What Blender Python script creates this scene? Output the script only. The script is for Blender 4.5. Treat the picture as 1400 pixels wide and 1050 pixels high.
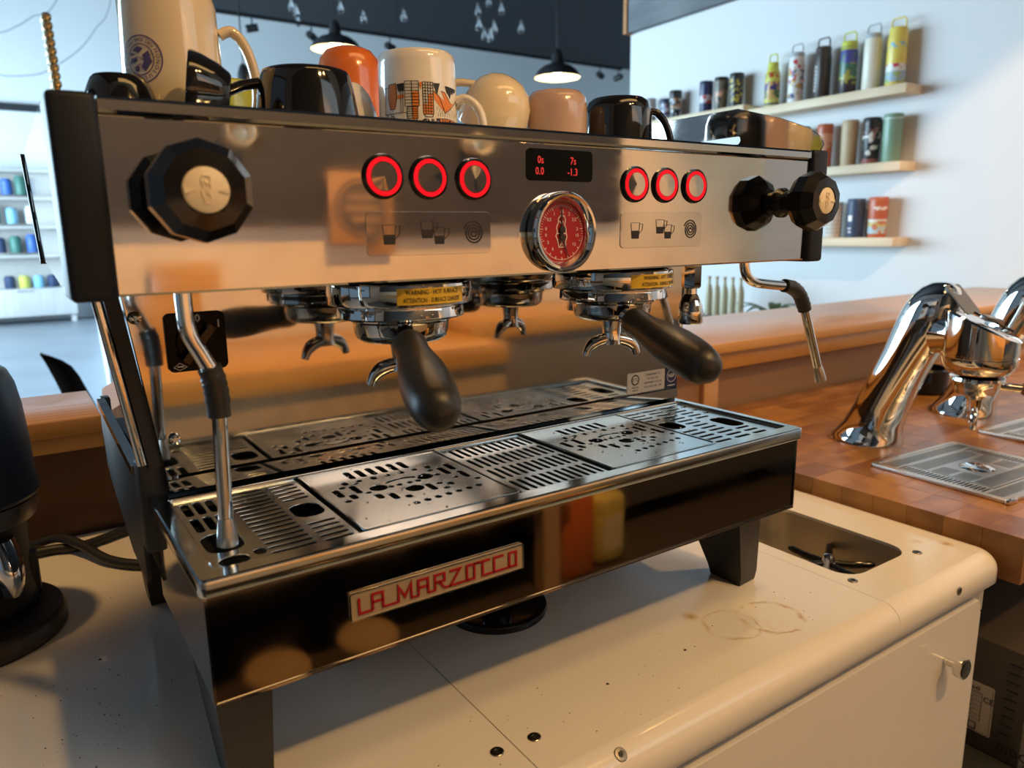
import bpy, bmesh, math, random
from mathutils import Vector as V, Matrix as Mx
random.seed(7)
PI = math.pi
SC = bpy.context.scene
COL = SC.collection
for o in list(bpy.data.objects): bpy.data.objects.remove(o)

# ---------------------------------------------------------------- camera
YAW, PITCH, ROLL, FPX = 0.594599, -0.200953, -0.0156476, 1018.225
cy, sy, cp, sp = math.cos(YAW), math.sin(YAW), math.cos(PITCH), math.sin(PITCH)
fw = V((sy*cp, cy*cp, sp)); rt = V((cy, -sy, 0)); up = rt.cross(fw)
cr, sr = math.cos(ROLL), math.sin(ROLL)
rt, up = rt*cr + up*sr, up*cr - rt*sr
cam_d = bpy.data.cameras.new('camera'); cam_d.sensor_width = 36; cam_d.lens = FPX*36/1400
cam_d.clip_start = .01; cam_d.clip_end = 100
cam_d.dof.use_dof = True; cam_d.dof.focus_distance = .74; cam_d.dof.aperture_fstop = 7.0
cam = bpy.data.objects.new('camera', cam_d); COL.objects.link(cam)
m = Mx((rt, up, -fw)).transposed().to_4x4(); m.translation = V((-0.386955, -0.473894, 0.411559))
cam.matrix_world = m
SC.camera = cam

# ---------------------------------------------------------------- light
vs = SC.view_settings
vs.view_transform = 'Standard'; vs.look = 'None'; vs.exposure = 0.0; vs.gamma = 1.0; vs.use_curve_mapping = False
W = bpy.data.worlds.new('world'); SC.world = W; W.use_nodes = True
bg = W.node_tree.nodes['Background']; bg.inputs['Color'].default_value = (.50, .74, 1, 1); bg.inputs['Strength'].default_value = .25

def light(name, kind, loc, to, energy, color, size=.1, size_y=None, spot=60, blend=.3):
    d = bpy.data.lights.new(name, kind); d.energy = energy; d.color = color
    if kind == 'AREA':
        d.size = size
        if size_y: d.shape = 'RECTANGLE'; d.size_y = size_y
    else: d.shadow_soft_size = size
    if kind == 'SPOT': d.spot_size = math.radians(spot); d.spot_blend = blend
    o = bpy.data.objects.new(name, d); COL.objects.link(o); o.location = loc
    o.rotation_euler = (V(to)-V(loc)).to_track_quat('-Z', 'Y').to_euler()
    return o
WARM = (1, .57, .20); DAY = (.57, .82, 1.0)
light('daylight_window_west', 'AREA', (-2.9, 8.3, 1.1), (4, 8.3, .6), 1380, DAY, 9.8, 2.6)
light('daylight_window_south', 'AREA', (1.5, -1.84, 1.55), (1.5, 1, 1.2), 7.5, (.68, .87, 1.0), 2.0, .9)
light('key_track_spot', 'SPOT', (.45, -1.38, 2.0), (.34, .02, .1), 84, WARM, .05, spot=54, blend=.75)
light('counter_track_spot', 'SPOT', (.80, -1.30, 2.05), (.6, .15, 0), 22, WARM, .06, spot=60, blend=.6)
light('aisle_warm_fill', 'AREA', (.7, -1.0, 2.9), (.7, -.9, 0), 18, WARM, 2.4, .5)  # unseen area light, added as soft warm fill for the shadows
light('wall_track_spot', 'SPOT', (1.3, -.9, 2.1), (2.75, .2, .15), 200, (1, .68, .42), .05, spot=50, blend=.14)
light('back_bar_track_spot', 'SPOT', (.55, -.36, 2.3), (.78, -1.92, -.25), 420, WARM, .06, spot=74, blend=.4)
light('back_counter_track_spot', 'SPOT', (1.6, .3, 2.2), (1.3, .7, .1), 85, WARM, .06, spot=70, blend=.6)
light('ledge_track_spot', 'SPOT', (-.75, .35, 2.2), (-.55, .90, .1), 95, WARM, .05, spot=30, blend=.4)

# ---------------------------------------------------------------- helpers
class MB:
    def __init__(s): s.v = []; s.f = []
    def add(s, vs, fs, M=None):
        n = len(s.v)
        s.v += [tuple(M @ V(p)) if M else tuple(p) for p in vs]
        s.f += [tuple(i+n for i in f) for f in fs]; return s
    def box(s, x0, x1, y0, y1, z0, z1, M=None):
        return s.add([(x0,y0,z0),(x1,y0,z0),(x1,y1,z0),(x0,y1,z0),(x0,y0,z1),(x1,y0,z1),(x1,y1,z1),(x0,y1,z1)],
            [(3,2,1,0),(4,5,6,7),(0,1,5,4),(1,2,6,5),(2,3,7,6),(3,0,4,7)], M)
    def rbox(s, x0, x1, y0, y1, z0, z1, b=.003, seg=2, M=None):
        bm = bmesh.new(); bmesh.ops.create_cube(bm, size=1)
        for v in bm.verts: v.co = V(((x0+x1)/2+v.co.x*(x1-x0), (y0+y1)/2+v.co.y*(y1-y0), (z0+z1)/2+v.co.z*(z1-z0)))
        bmesh.ops.bevel(bm, geom=bm.edges[:], offset=b, segments=seg, profile=.5, affect='EDGES')
        return s.bm(bm, M)
    def bm(s, bm, M=None):
        bm.verts.index_update()
        s.add([v.co[:] for v in bm.verts], [tuple(v.index for v in f.verts) for f in bm.faces], M); bm.free(); return s
    def lathe(s, prof, M=None, n=32, cap=True):
        vs = []; fs = []; k = len(prof)
        for i in range(n):
            a = 2*PI*i/n; c, q = math.cos(a), math.sin(a)
            vs += [(r*c, r*q, z) for r, z in prof]
        for i in range(n):
            j = (i+1) % n
            for t in range(k-1): fs.append((i*k+t, j*k+t, j*k+t+1, i*k+t+1))
        if cap:
            if prof[0][0] > 1e-6: fs.append(tuple(i*k for i in range(n))[::-1])
            if prof[-1][0] > 1e-6: fs.append(tuple(i*k+k-1 for i in range(n)))
        return s.add(vs, fs, M)
    def tube(s, pts, r, n=12, cap=True, M=None, closed=False):
        P = [V(p) for p in pts]; k = len(P); R = r if isinstance(r, (list, tuple)) else [r]*k
        vs = []; fs = []; nrm = None
        for i, p in enumerate(P):
            if closed: t = P[(i+1) % k]-P[i-1]
            else: t = (P[min(i+1, k-1)]-P[max(i-1, 0)])
            t.normalize()
            if nrm is None:
                nrm = t.orthogonal().normalized()
            else:
                nrm = (nrm - t*nrm.dot(t)).normalized()
            b = t.cross(nrm)
            for j in range(n):
                a = 2*PI*j/n; vs.append(p + (nrm*math.cos(a)+b*math.sin(a))*R[i])
        for i in range(k if closed else k-1):
            i2 = (i+1) % k
            for j in range(n):
                j2 = (j+1) % n; fs.append((i*n+j, i*n+j2, i2*n+j2, i2*n+j))
        if cap and not closed:
            fs.append(tuple(range(n))[::-1]); fs.append(tuple((k-1)*n+j for j in range(n)))
        return s.add(vs, fs, M)
    def prism(s, poly, a, b, ax='x', M=None):
        def pt(p, h): return {'x': (h, p[0], p[1]), 'y': (p[0], h, p[1]), 'z': (p[0], p[1], h)}[ax]
        n = len(poly)
        vs = [pt(p, a) for p in poly]+[pt(p, b) for p in poly]
        fs = [tuple(range(n))[::-1], tuple(range(n, 2*n))]+[(i, (i+1) % n, n+(i+1) % n, n+i) for i in range(n)]
        s.add(vs, fs, M); return s
    def loft(s, rings, cap=True, M=None):
        n = len(rings[0]); vs = [p for r in rings for p in r]; fs = []
        for i in range(len(rings)-1):
            for j in range(n):
                j2 = (j+1) % n; fs.append((i*n+j, i*n+j2, (i+1)*n+j2, (i+1)*n+j))
        if cap: fs.append(tuple(range(n))[::-1]); fs.append(tuple((len(rings)-1)*n+j for j in range(n)))
        return s.add(vs, fs, M)
    def mesh(s, me, M=None):
        return s.add([v.co[:] for v in me.vertices], [tuple(p.vertices) for p in me.polygons], M)
    def flat(s, loops, th=.001, bevel=0, M=None):
        """2D outline with holes (even-odd), thickness th upward from z=0"""
        c = bpy.data.curves.new('c', 'CURVE'); c.dimensions = '2D'; c.fill_mode = 'BOTH'
        c.extrude = max(th/2-bevel, 0); c.bevel_depth = bevel; c.bevel_resolution = 1; c.offset = -bevel
        for lp in loops:
            sp_ = c.splines.new('POLY'); sp_.points.add(len(lp)-1); sp_.use_cyclic_u = True
            for q, p in zip(sp_.points, lp): q.co = (p[0], p[1], 0, 1)
        o = bpy.data.objects.new('c', c); me = bpy.data.meshes.new_from_object(o)
        T = Mx.Translation((0, 0, th/2)); s.mesh(me, (M @ T) if M else T)
        bpy.data.objects.remove(o); bpy.data.curves.remove(c); bpy.data.meshes.remove(me); return s
    def text(s, body, size, M=None, align='CENTER', ext=.0002, shear=0, xs=1.0, off=0, space=1.0):
        c = bpy.data.curves.new('t', 'FONT'); c.body = body; c.size = size; c.align_x = align; c.align_y = 'CENTER'
        c.extrude = ext; c.shear = shear; c.resolution_u = 2; c.offset = off; c.space_character = space
        o = bpy.data.objects.new('t', c); me = bpy.data.meshes.new_from_object(o)
        T = Mx.Diagonal((xs, 1, 1, 1)); s.mesh(me, (M @ T) if M else T)
        bpy.data.objects.remove(o); bpy.data.curves.remove(c); bpy.data.meshes.remove(me); return s
    def stroke(s, pts, w, M=None, th=.0004, closed=False):
        """flat ribbon along a 2D polyline, square mitred corners"""
        P = [V((p[0], p[1])) for p in pts]; k = len(P); L = []; Rr = []
        for i in range(k):
            a = P[i-1] if (i > 0 or closed) else None; b = P[(i+1) % k] if (i < k-1 or closed) else None
            d1 = (P[i]-a).normalized() if a is not None else None
            d2 = (b-P[i]).normalized() if b is not None else None
            if d1 is None: d1 = d2
            if d2 is None: d2 = d1
            n1 = V((-d1.y, d1.x)); n2 = V((-d2.y, d2.x)); n = (n1+n2)
            n = n.normalized() if n.length > 1e-6 else n1
            q = w/2/max(.35, n.dot(n1)); L.append(P[i]+n*q); Rr.append(P[i]-n*q)
        vs = []; fs = []
        for i in range(k):
            for z in (0, th): vs += [(L[i].x, L[i].y, z), (Rr[i].x, Rr[i].y, z)]
        for i in range(k if closed else k-1):
            a = i*4; b = ((i+1) % k)*4
            fs += [(a+2, a+3, b+3, b+2), (a+1, a, b, b+1), (a, a+2, b+2, b), (a+3, a+1, b+1, b+3)]
        return s.add(vs, fs, M)

BASE = {}
def mk(name, mb, mat, parent=None, smooth=38, local=False, **kw):
    me = bpy.data.meshes.new(name)
    vs = mb.v
    b = V((0, 0, 0))
    if parent is not None: b = BASE.get(parent, V((0, 0, 0)))
    if not local and parent is not None: vs = [(p[0]-b.x, p[1]-b.y, p[2]-b.z) for p in vs]
    me.from_pydata(vs, [], mb.f); me.update()
    bm = bmesh.new(); bm.from_mesh(me); bmesh.ops.recalc_face_normals(bm, faces=bm.faces[:]); bm.to_mesh(me); bm.free()
    if smooth:
        me.polygons.foreach_set('use_smooth', [True]*len(me.polygons)); me.set_sharp_from_angle(angle=math.radians(smooth))
    if mat: me.materials.append(mat)
    o = bpy.data.objects.new(name, me); COL.objects.link(o)
    if parent is not None: o.parent = parent; BASE[o] = b
    for k, v in kw.items(): o[k] = v
    return o
def thing(name, label, cat, loc=(0, 0, 0), group=None):
    o = bpy.data.objects.new(name, None); COL.objects.link(o); o.location = loc; o.empty_display_size = .05
    o['label'] = label; o['category'] = cat
    if group: o['group'] = group
    BASE[o] = V(loc); return o
def single(name, mb, mat, label, cat, group=None, **k):
    o = mk(name, mb, mat, **k); o['label'] = label; o['category'] = cat
    if group: o['group'] = group
    return o
def copy_tree(o, parent=None):
    c = o.copy(); COL.objects.link(c)
    if parent is not None: c.parent = parent
    for ch in list(o.children): copy_tree(ch, c)
    return c
def rot(axis, deg): return Mx.Rotation(math.radians(deg), 4, axis)
def tr(x, y, z): return Mx.Translation((x, y, z))
def frame(o, x, y, z=None):
    x = V(x).normalized(); y = V(y).normalized(); z = x.cross(y) if z is None else V(z)
    m = Mx((x, y, z)).transposed().to_4x4(); m.translation = V(o); return m
def axis_to(p, d):
    m = V(d).to_track_quat('Z', 'Y').to_matrix().to_4x4(); m.translation = V(p); return m
def FRONT(x, y, z): return frame((x, y, z), (1, 0, 0), (0, 0, 1))       # drawing plane facing the barista (-Y)
def rrect(x0, x1, y0, y1, r, n=5):
    P = []
    for cx, cy_, a0 in ((x1-r, y0+r, -90), (x1-r, y1-r, 0), (x0+r, y1-r, 90), (x0+r, y0+r, 180)):
        for i in range(n+1):
            a = math.radians(a0+90*i/n); P.append((cx+r*math.cos(a), cy_+r*math.sin(a)))
    return P
def slot(x0, x1, y0, y1): return rrect(x0, x1, y0, y1, min(x1-x0, y1-y0)*.499, 3)
def circ(x, y, r, n=24, ry=None): return [(x+r*math.cos(2*PI*i/n), y+(ry or r)*math.sin(2*PI*i/n)) for i in range(n)]
def arc(p, a0, a1, r, n=8): return [(p[0]+r*math.cos(math.radians(a0+(a1-a0)*i/n)), p[1]+r*math.sin(math.radians(a0+(a1-a0)*i/n))) for i in range(n+1)]
def smooth_path(pts, sub=6):
    P = [V(p) for p in pts]; out = []
    for i in range(len(P)-1):
        p0 = P[max(i-1, 0)]; p1 = P[i]; p2 = P[i+1]; p3 = P[min(i+2, len(P)-1)]
        for k in range(sub):
            t = k/sub; out.append(.5*((2*p1)+(p2-p0)*t+(2*p0-5*p1+4*p2-p3)*t*t+(3*p1-p0-3*p2+p3)*t**3))
    out.append(P[-1]); return out

# ---------------------------------------------------------------- materials
def newmat(name):
    m = bpy.data.materials.new(name); m.use_nodes = True
    return m, m.node_tree, m.node_tree.nodes['Principled BSDF']
def N(t, kind, **k):
    n = t.nodes.new(kind)
    for a, b in k.items(): setattr(n, a, b)
    return n
def coords(t, scale=(1, 1, 1)):
    tc = N(t, 'ShaderNodeTexCoord'); mp = N(t, 'ShaderNodeMapping'); mp.inputs['Scale'].default_value = scale
    t.links.new(tc.outputs['Object'], mp.inputs['Vector']); return mp.outputs['Vector']
def noise(t, vec, scale, detail=4, rough=.55):
    n = N(t, 'ShaderNodeTexNoise'); n.inputs['Scale'].default_value = scale; n.inputs['Detail'].default_value = detail
    n.inputs['Roughness'].default_value = rough; t.links.new(vec, n.inputs['Vector']); return n.outputs['Fac']
def ramp(t, fac, stops, interp='LINEAR'):
    r = N(t, 'ShaderNodeValToRGB'); r.color_ramp.interpolation = interp; e = r.color_ramp.elements
    while len(e) < len(stops): e.new(.5)
    for k, (p, c) in enumerate(stops):
        e[k].position = p; e[k].color = (*c, 1) if len(c) == 3 else c
    t.links.new(fac, r.inputs['Fac']); return r.outputs['Color']
def maprange(t, fac, a, b):
    n = N(t, 'ShaderNodeMapRange'); n.inputs['To Min'].default_value = a; n.inputs['To Max'].default_value = b
    n.inputs['From Min'].default_value = .3; n.inputs['From Max'].default_value = .7
    t.links.new(fac, n.inputs['Value']); return n.outputs['Result']
def bump(t, p, h, strength, dist=.001):
    b = N(t, 'ShaderNodeBump'); b.inputs['Strength'].default_value = strength; b.inputs['Distance'].default_value = dist
    t.links.new(h, b.inputs['Height']); t.links.new(b.outputs['Normal'], p.inputs['Normal'])
def pm(name, col, rough=.5, metal=0, var=0, vscale=20, rvar=0, bmp=0, bscale=200, emit=None, es=1, coat=0, aniso=None, spec=None):
    m, t, p = newmat(name)
    p.inputs['Base Color'].default_value = (*col, 1); p.inputs['Roughness'].default_value = rough; p.inputs['Metallic'].default_value = metal
    if coat: p.inputs['Coat Weight'].default_value = coat; p.inputs['Coat Roughness'].default_value = .05
    if spec is not None: p.inputs['Specular IOR Level'].default_value = spec
    vec = coords(t, aniso or (1, 1, 1))
    f = noise(t, vec, vscale)
    v = max(var, .02)
    c = ramp(t, f, [(.3, tuple(max(0, x*(1-v)) for x in col)), (.7, tuple(min(1, x*(1+v)) for x in col))])
    t.links.new(c, p.inputs['Base Color'])
    if rvar: t.links.new(maprange(t, f, max(0, rough-rvar), rough+rvar), p.inputs['Roughness'])
    if bmp: bump(t, p, noise(t, vec, bscale), bmp)
    if emit: p.inputs['Emission Color'].default_value = (*emit, 1); p.inputs['Emission Strength'].default_value = es
    return m
def wood(name, c1, c2, scale=(1.5, 18, 18), rough=.4, coat=0, rnd=0, bmp=.15):
    m, t, p = newmat(name); vec = coords(t, scale)
    f = noise(t, vec, 2.2, 6, .6)
    w = N(t, 'ShaderNodeTexWave'); w.inputs['Scale'].default_value = .7; w.inputs['Distortion'].default_value = 5; w.inputs['Detail'].default_value = 3
    w.bands_direction = 'Y'; t.links.new(vec, w.inputs['Vector'])
    mx = N(t, 'ShaderNodeMix'); mx.inputs[0].default_value = .35
    t.links.new(f, mx.inputs[2]); t.links.new(w.outputs['Fac'], mx.inputs[3])
    fac = mx.outputs[0]
    if rnd:
        oi = N(t, 'ShaderNodeObjectInfo'); a = N(t, 'ShaderNodeMath', operation='MULTIPLY_ADD'); a.inputs[1].default_value = rnd; a.inputs[2].default_value = -rnd/2
        t.links.new(oi.outputs['Random'], a.inputs[0]); b = N(t, 'ShaderNodeMath', operation='ADD'); t.links.new(fac, b.inputs[0]); t.links.new(a.outputs[0], b.inputs[1]); fac = b.outputs[0]
        # a different cut of grain for each piece
        vm = N(t, 'ShaderNodeVectorMath', operation='MULTIPLY_ADD'); vm.inputs[1].default_value = (40, 30, 20)
        cx = N(t, 'ShaderNodeCombineXYZ')
        for k in range(3): t.links.new(oi.outputs['Random'], cx.inputs[k])
        t.links.new(cx.outputs[0], vm.inputs[0]); t.links.new(vec, vm.inputs[2])
        for l in list(t.links):
            if l.from_socket == vec and l.to_node.type in ('TEX_NOISE', 'TEX_WAVE'): t.links.new(vm.outputs[0], l.to_socket)
    t.links.new(ramp(t, fac, [(.25, c1), (.75, c2)]), p.inputs['Base Color'])
    p.inputs['Roughness'].default_value = rough
    if coat: p.inputs['Coat Weight'].default_value = coat; p.inputs['Coat Roughness'].default_value = .12
    bump(t, p, f, bmp, .0006)
    return m
def steel(name, col, rough, rvar, aniso=(1, 1, 1), vscale=9, bmp=0, bscale=3):
    m, t, p = newmat(name); p.inputs['Metallic'].default_value = 1; p.inputs['Base Color'].default_value = (*col, 1)
    vec = coords(t, aniso); f = noise(t, vec, vscale, 6, .65)
    t.links.new(maprange(t, f, max(.005, rough-rvar), rough+rvar), p.inputs['Roughness'])
    c = ramp(t, f, [(.35, tuple(x*.93 for x in col)), (.7, col)]); t.links.new(c, p.inputs['Base Color'])
    if bmp: bump(t, p, noise(t, vec, bscale, 2), bmp, .002)
    return m
def bands(name, axis_h, stops, rough=.35, spots=None, sscale=60, thresh=.52, stripes=None):
    """printed bottle: flat colour bands by height with optional blotches or vertical stripes"""
    m, t, p = newmat(name); tc = N(t, 'ShaderNodeTexCoord'); sx = N(t, 'ShaderNodeSeparateXYZ')
    t.links.new(tc.outputs['Object'], sx.inputs[0])
    d = N(t, 'ShaderNodeMath', operation='DIVIDE'); d.inputs[1].default_value = axis_h
    t.links.new(sx.outputs['Z'], d.inputs[0])
    col = ramp(t, d.outputs[0], stops, 'CONSTANT')
    if spots:
        for k, (sc_, c_, lo, hi) in enumerate(spots):
            n = N(t, 'ShaderNodeTexNoise'); n.inputs['Scale'].default_value = sc_; n.inputs['Detail'].default_value = 1
            vm = N(t, 'ShaderNodeVectorMath', operation='ADD'); vm.inputs[1].default_value = (k*3.1, k*1.7, k*2.3)
            t.links.new(tc.outputs['Object'], vm.inputs[0]); t.links.new(vm.outputs[0], n.inputs['Vector'])
            g = N(t, 'ShaderNodeMath', operation='GREATER_THAN'); g.inputs[1].default_value = thresh; t.links.new(n.outputs['Fac'], g.inputs[0])
            a = N(t, 'ShaderNodeMath', operation='GREATER_THAN'); a.inputs[1].default_value = lo; t.links.new(d.outputs[0], a.inputs[0])
            b = N(t, 'ShaderNodeMath', operation='LESS_THAN'); b.inputs[1].default_value = hi; t.links.new(d.outputs[0], b.inputs[0])
            q = N(t, 'ShaderNodeMath', operation='MULTIPLY'); t.links.new(g.outputs[0], q.inputs[0]); t.links.new(a.outputs[0], q.inputs[1])
            q2 = N(t, 'ShaderNodeMath', operation='MULTIPLY'); t.links.new(q.outputs[0], q2.inputs[0]); t.links.new(b.outputs[0], q2.inputs[1])
            mx = N(t, 'ShaderNodeMix', data_type='RGBA'); mx.inputs['B'].default_value = (*c_, 1)
            t.links.new(q2.outputs[0], mx.inputs['Factor']); t.links.new(col, mx.inputs['A']); col = mx.outputs['Result']
    t.links.new(col, p.inputs['Base Color']); p.inputs['Roughness'].default_value = rough
    return m

STEEL = steel('polished_stainless_steel', (.66, .63, .59), .05, .035, (1, 1, 3), 14)
SPLASH = steel('stainless_backsplash_steel', (.60, .57, .53), .055, .03, (1, 1, 2), 20)
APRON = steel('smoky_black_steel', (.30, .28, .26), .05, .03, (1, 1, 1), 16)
TRAYST = steel('wet_tray_steel', (.62, .67, .68), .12, .05, (1, 1, 1), 20)  # bluish tint stands in for the daylight sheen on the tray
GRATE = steel('stamped_grate_steel', (.60, .655, .67), .19, .05, (1, 1, 1), 25)  # same blue daylight sheen put into the grate colour
GRATE2 = steel('satin_grate_steel', (.72, .68, .62), .34, .06, (1, 1, 1), 25)
CHROME = steel('chrome', (.78, .77, .75), .03, .02, (1, 1, 1), 10)
CHROME2 = steel('tap_chrome', (.74, .72, .69), .025, .015, (1, 1, 1), 10)
GOLDLITST = steel('gold_lit_ribbed_steel', (.85, .70, .42), .22, .05)  # plain steel; the golden lamplight on it is put into the colour
BRUSHED = steel('brushed_steel', (.55, .53, .50), .28, .10, (1, 30, 1), 8)
SINKST = steel('sink_steel', (.52, .47, .39), .42, .08, (1, 1, 1), 8)
BLACKGL = pm('gloss_black_plastic', (.009, .008, .008), .14, rvar=.04, coat=.15, spec=.35)
BLACKMT = pm('matte_black_powder_coat', (.018, .018, .020), .45, bmp=.25, bscale=900)
BLACKSOFT = pm('soft_black_rubber', (.022, .021, .020), .38, bmp=.15, bscale=1200)
BLACKCAP = pm('black_end_cap_plastic', (.009, .013, .022), .5, spec=.3, bmp=.1, bscale=900)  # blue cast of the window reflection is put into the black
DARK = pm('dark_interior', (.010, .010, .010), .6)
CREAMDISC = pm('cream_knob_disc', (.90, .78, .55), .45)
BLACKDIS = pm('black_display_glass', (.004, .004, .004), .25, spec=.12)
CREAM = pm('cream_powder_coat', (.78, .74, .68), .22, var=.03, vscale=3, coat=.3)
REDGLOW = pm('red_glow_ring', (.2, .002, .002), .5, emit=(1, .006, .014), es=1.15, spec=.1)
REDTXT = pm('red_display_segments', (.4, .01, .01), .4, emit=(1, .05, .04), es=.6)
REDEN = pm('red_enamel', (.32, .004, .014), .35)
REDDIAL = pm('red_dial', (.38, .006, .011), .4)
WHITEP = pm('white_print', (.85, .83, .78), .5)
BLACKP = pm('black_print', (.015, .014, .014), .5)
YELLOWL = pm('yellow_warning_label', (.72, .47, .03), .4)
NAVYL = pm('navy_sticker', (.02, .03, .10), .4)
PLATEGL = steel('clear_button_legend', (.60, .575, .54), .05, .02)
BADGE = pm('satin_badge_metal', (.40, .31, .20), .42, metal=.25, rvar=.06)
GLASS, _t, _p = newmat('clear_glass'); _p.inputs['Transmission Weight'].default_value = 1; _p.inputs['Roughness'].default_value = 0.0; _p.inputs['IOR'].default_value = 1.45
_p.inputs['Base Color'].default_value = (.95, .97, 1, 1)
# ================================================================ THE ROOM
S = dict(kind='structure')
FLOOR = pm('grey_concrete_floor', (.20, .22, .25), .38, var=.12, vscale=1.2, bmp=.05)
PAINT = pm('pale_painted_wall', (.82, .83, .84), .6, var=.02, vscale=1)
PAINTW = pm('white_painted_wall', (.64, .63, .62), .55, var=.02, vscale=1)
CEILM = pm('black_open_ceiling', (.022, .024, .030), .7)
PLASTER = pm('cream_plaster', (.66, .50, .33), .75, var=.10, vscale=5, bmp=.4, bscale=40)
DARKWALL = pm('dark_brown_wall', (.036, .029, .025), .6, var=.12, vscale=4)
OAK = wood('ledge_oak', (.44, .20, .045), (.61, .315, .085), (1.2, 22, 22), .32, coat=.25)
OAKV = wood('shaded_panel_oak', (.085, .036, .013), (.125, .057, .022), (2, 14, 2), .42)  # oak darkened, shade below the ledge is put into the colour
PALEW = wood('pale_post_pine', (.50, .28, .13), (.60, .36, .18), (12, 12, 1.2), .45)
BACKPANEL = wood('brown_back_panel', (.30, .17, .085), (.36, .21, .11), (1, 10, 10), .5)
SHELFW = wood('pale_birch', (.66, .49, .30), (.76, .60, .40), (14, 1.2, 14), .5)
GREYW = wood('grey_weathered_beam', (.10, .11, .12), (.17, .175, .18), (14, 1.0, 14), .7)
ENDW = pm('orange_beam_end', (.42, .17, .05), .6, var=.2, vscale=30)
BLOCKW = wood('butcher_block_oak', (.225, .085, .013), (.40, .18, .040), (26, 6, 26), .30, coat=.12, rnd=.55)
BLACKTRIM = pm('black_trim', (.02, .022, .026), .5)

mk('floor', MB().box(-3.4, 14, -3.2, 15, -1.0, -.92), FLOOR, **S)
mk('ceiling', MB().box(-3.4, 14, -3.2, 15, 4.42, 4.5), CEILM, **S)
mk('wall_back', MB().box(-3.4, 14, 14.5, 14.6, -.92, 4.42), PAINT, **S)
mk('trim_1', MB().box(-3.0, 2.2, 14.42, 14.498, 2.45, 2.56), BLACKTRIM, **S)
mk('wall_east', MB().box(13.9, 14, 2.9, 14.5, -.92, 4.42), PAINT, **S)
mk('wall_right', MB().box(2.75, 2.9, -3.1, 2.9, -.92, 1.505), PAINTW, **S)
bh = mk('beam', MB().box(2.71, 2.93, -3.1, 2.885, 1.505, 1.80), GREYW, **S)
mk('beam_end', MB().box(2.70, 2.94, 2.886, 2.91, 1.50, 1.72), ENDW, bh)
# window wall on the left
wl = mk('wall_left', MB().box(-3.1, -3.0, -3.1, 14.5, -.92, -.25).box(-3.1, -3.0, -3.1, 14.5, 2.45, 4.42).box(-3.1, -3.0, -3.1, -.9, -.25, 2.45), PAINT, **S)
FRM = pm('dark_window_frame', (.03, .03, .035), .4)
win = mk('window_1', MB().box(-3.1, -2.98, -.95, 14.5, -.30, -.22).box(-3.1, -2.98, -.95, 14.5, 2.42, 2.5), FRM, **S)
for k in range(9): mk('mullion', MB().box(-3.08, -2.98, -.9+k*1.9, -.84+k*1.9, -.25, 2.45), FRM, win)
# the wall behind the barista: dark above, cream plaster below and to the right
mk('wall_front', MB().box(-3.1, 5.2, -2.0, -1.9, -.92, 4.42), PLASTER, **S)
mk('trim_2', MB().box(-3.0, 1.78, -1.9, -1.86, .405, 1.08).box(-3.0, .48, -1.9, -1.86, 1.0801, 3.2).box(.4801, 1.78, -1.9, -1.86, 2.02, 3.2), DARKWALL, **S)
win2 = mk('window_2', MB().box(.48, 2.52, -1.9, -1.87, 1.08, 1.10).box(.48, 2.52, -1.9, -1.87, 2.0, 2.02).box(.48, .50, -1.9, -1.87, 1.1, 2.0).box(2.5, 2.52, -1.9, -1.87, 1.1, 2.0), FRM, **S)
# low partition on the far side
PART = pm('blue_grey_partition', (.50, .54, .58), .6)
mk('wall_partition', MB().add([(.12,5,-.92),(.22,5,-.92),(1.02,14.4,-.92),(.90,14.4,-.92),(.12,5,-.12),(.22,5,-.12),(1.02,14.4,-.12),(.90,14.4,-.12)],
    [(3,2,1,0),(4,5,6,7),(0,1,5,4),(1,2,6,5),(2,3,7,6),(3,0,4,7)]), PART, **S)

# ---------------------------------------------------------------- raised oak bar ledge behind the counter
L = thing('bar_ledge', 'raised oak bar ledge running behind the white counter and the butcher block', 'bar ledge', (0, .7, -.92))
Z1 = .175
mk('top_board', MB().rbox(-2.2, -.297, .66, .87, Z1-.022, Z1, .002), OAK, L)
mk('top_board', MB().prism([(-.2955, .66), (-.265, .725), (-.20, .86), (-.20, 1.05), (-.243, .95), (-.2755, .87)], Z1-.022, Z1, 'z'), OAK, L)
mk('top_board', MB().rbox(-.199, 2.74, .565, .93, Z1-.022, Z1, .002), OAK, L)
mk('apron_board', MB().rbox(-2.2, -.298, .668, .686, Z1-.045, Z1-.0225, .001), OAK, L)
mk('apron_board', MB().rbox(.40, 2.74, .578, .60, Z1-.060, Z1-.0225, .001), OAK, L)
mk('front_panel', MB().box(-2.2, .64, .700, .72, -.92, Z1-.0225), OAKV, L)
mk('front_panel', MB().box(.645, 2.74, .615, .64, -.92, Z1-.0225), BACKPANEL, L)
for x in (.845, 1.75, 2.5): mk('post', MB().rbox(x, x+.045, .602, .6145, .021, Z1-.0605, .001), PALEW, L)

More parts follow.
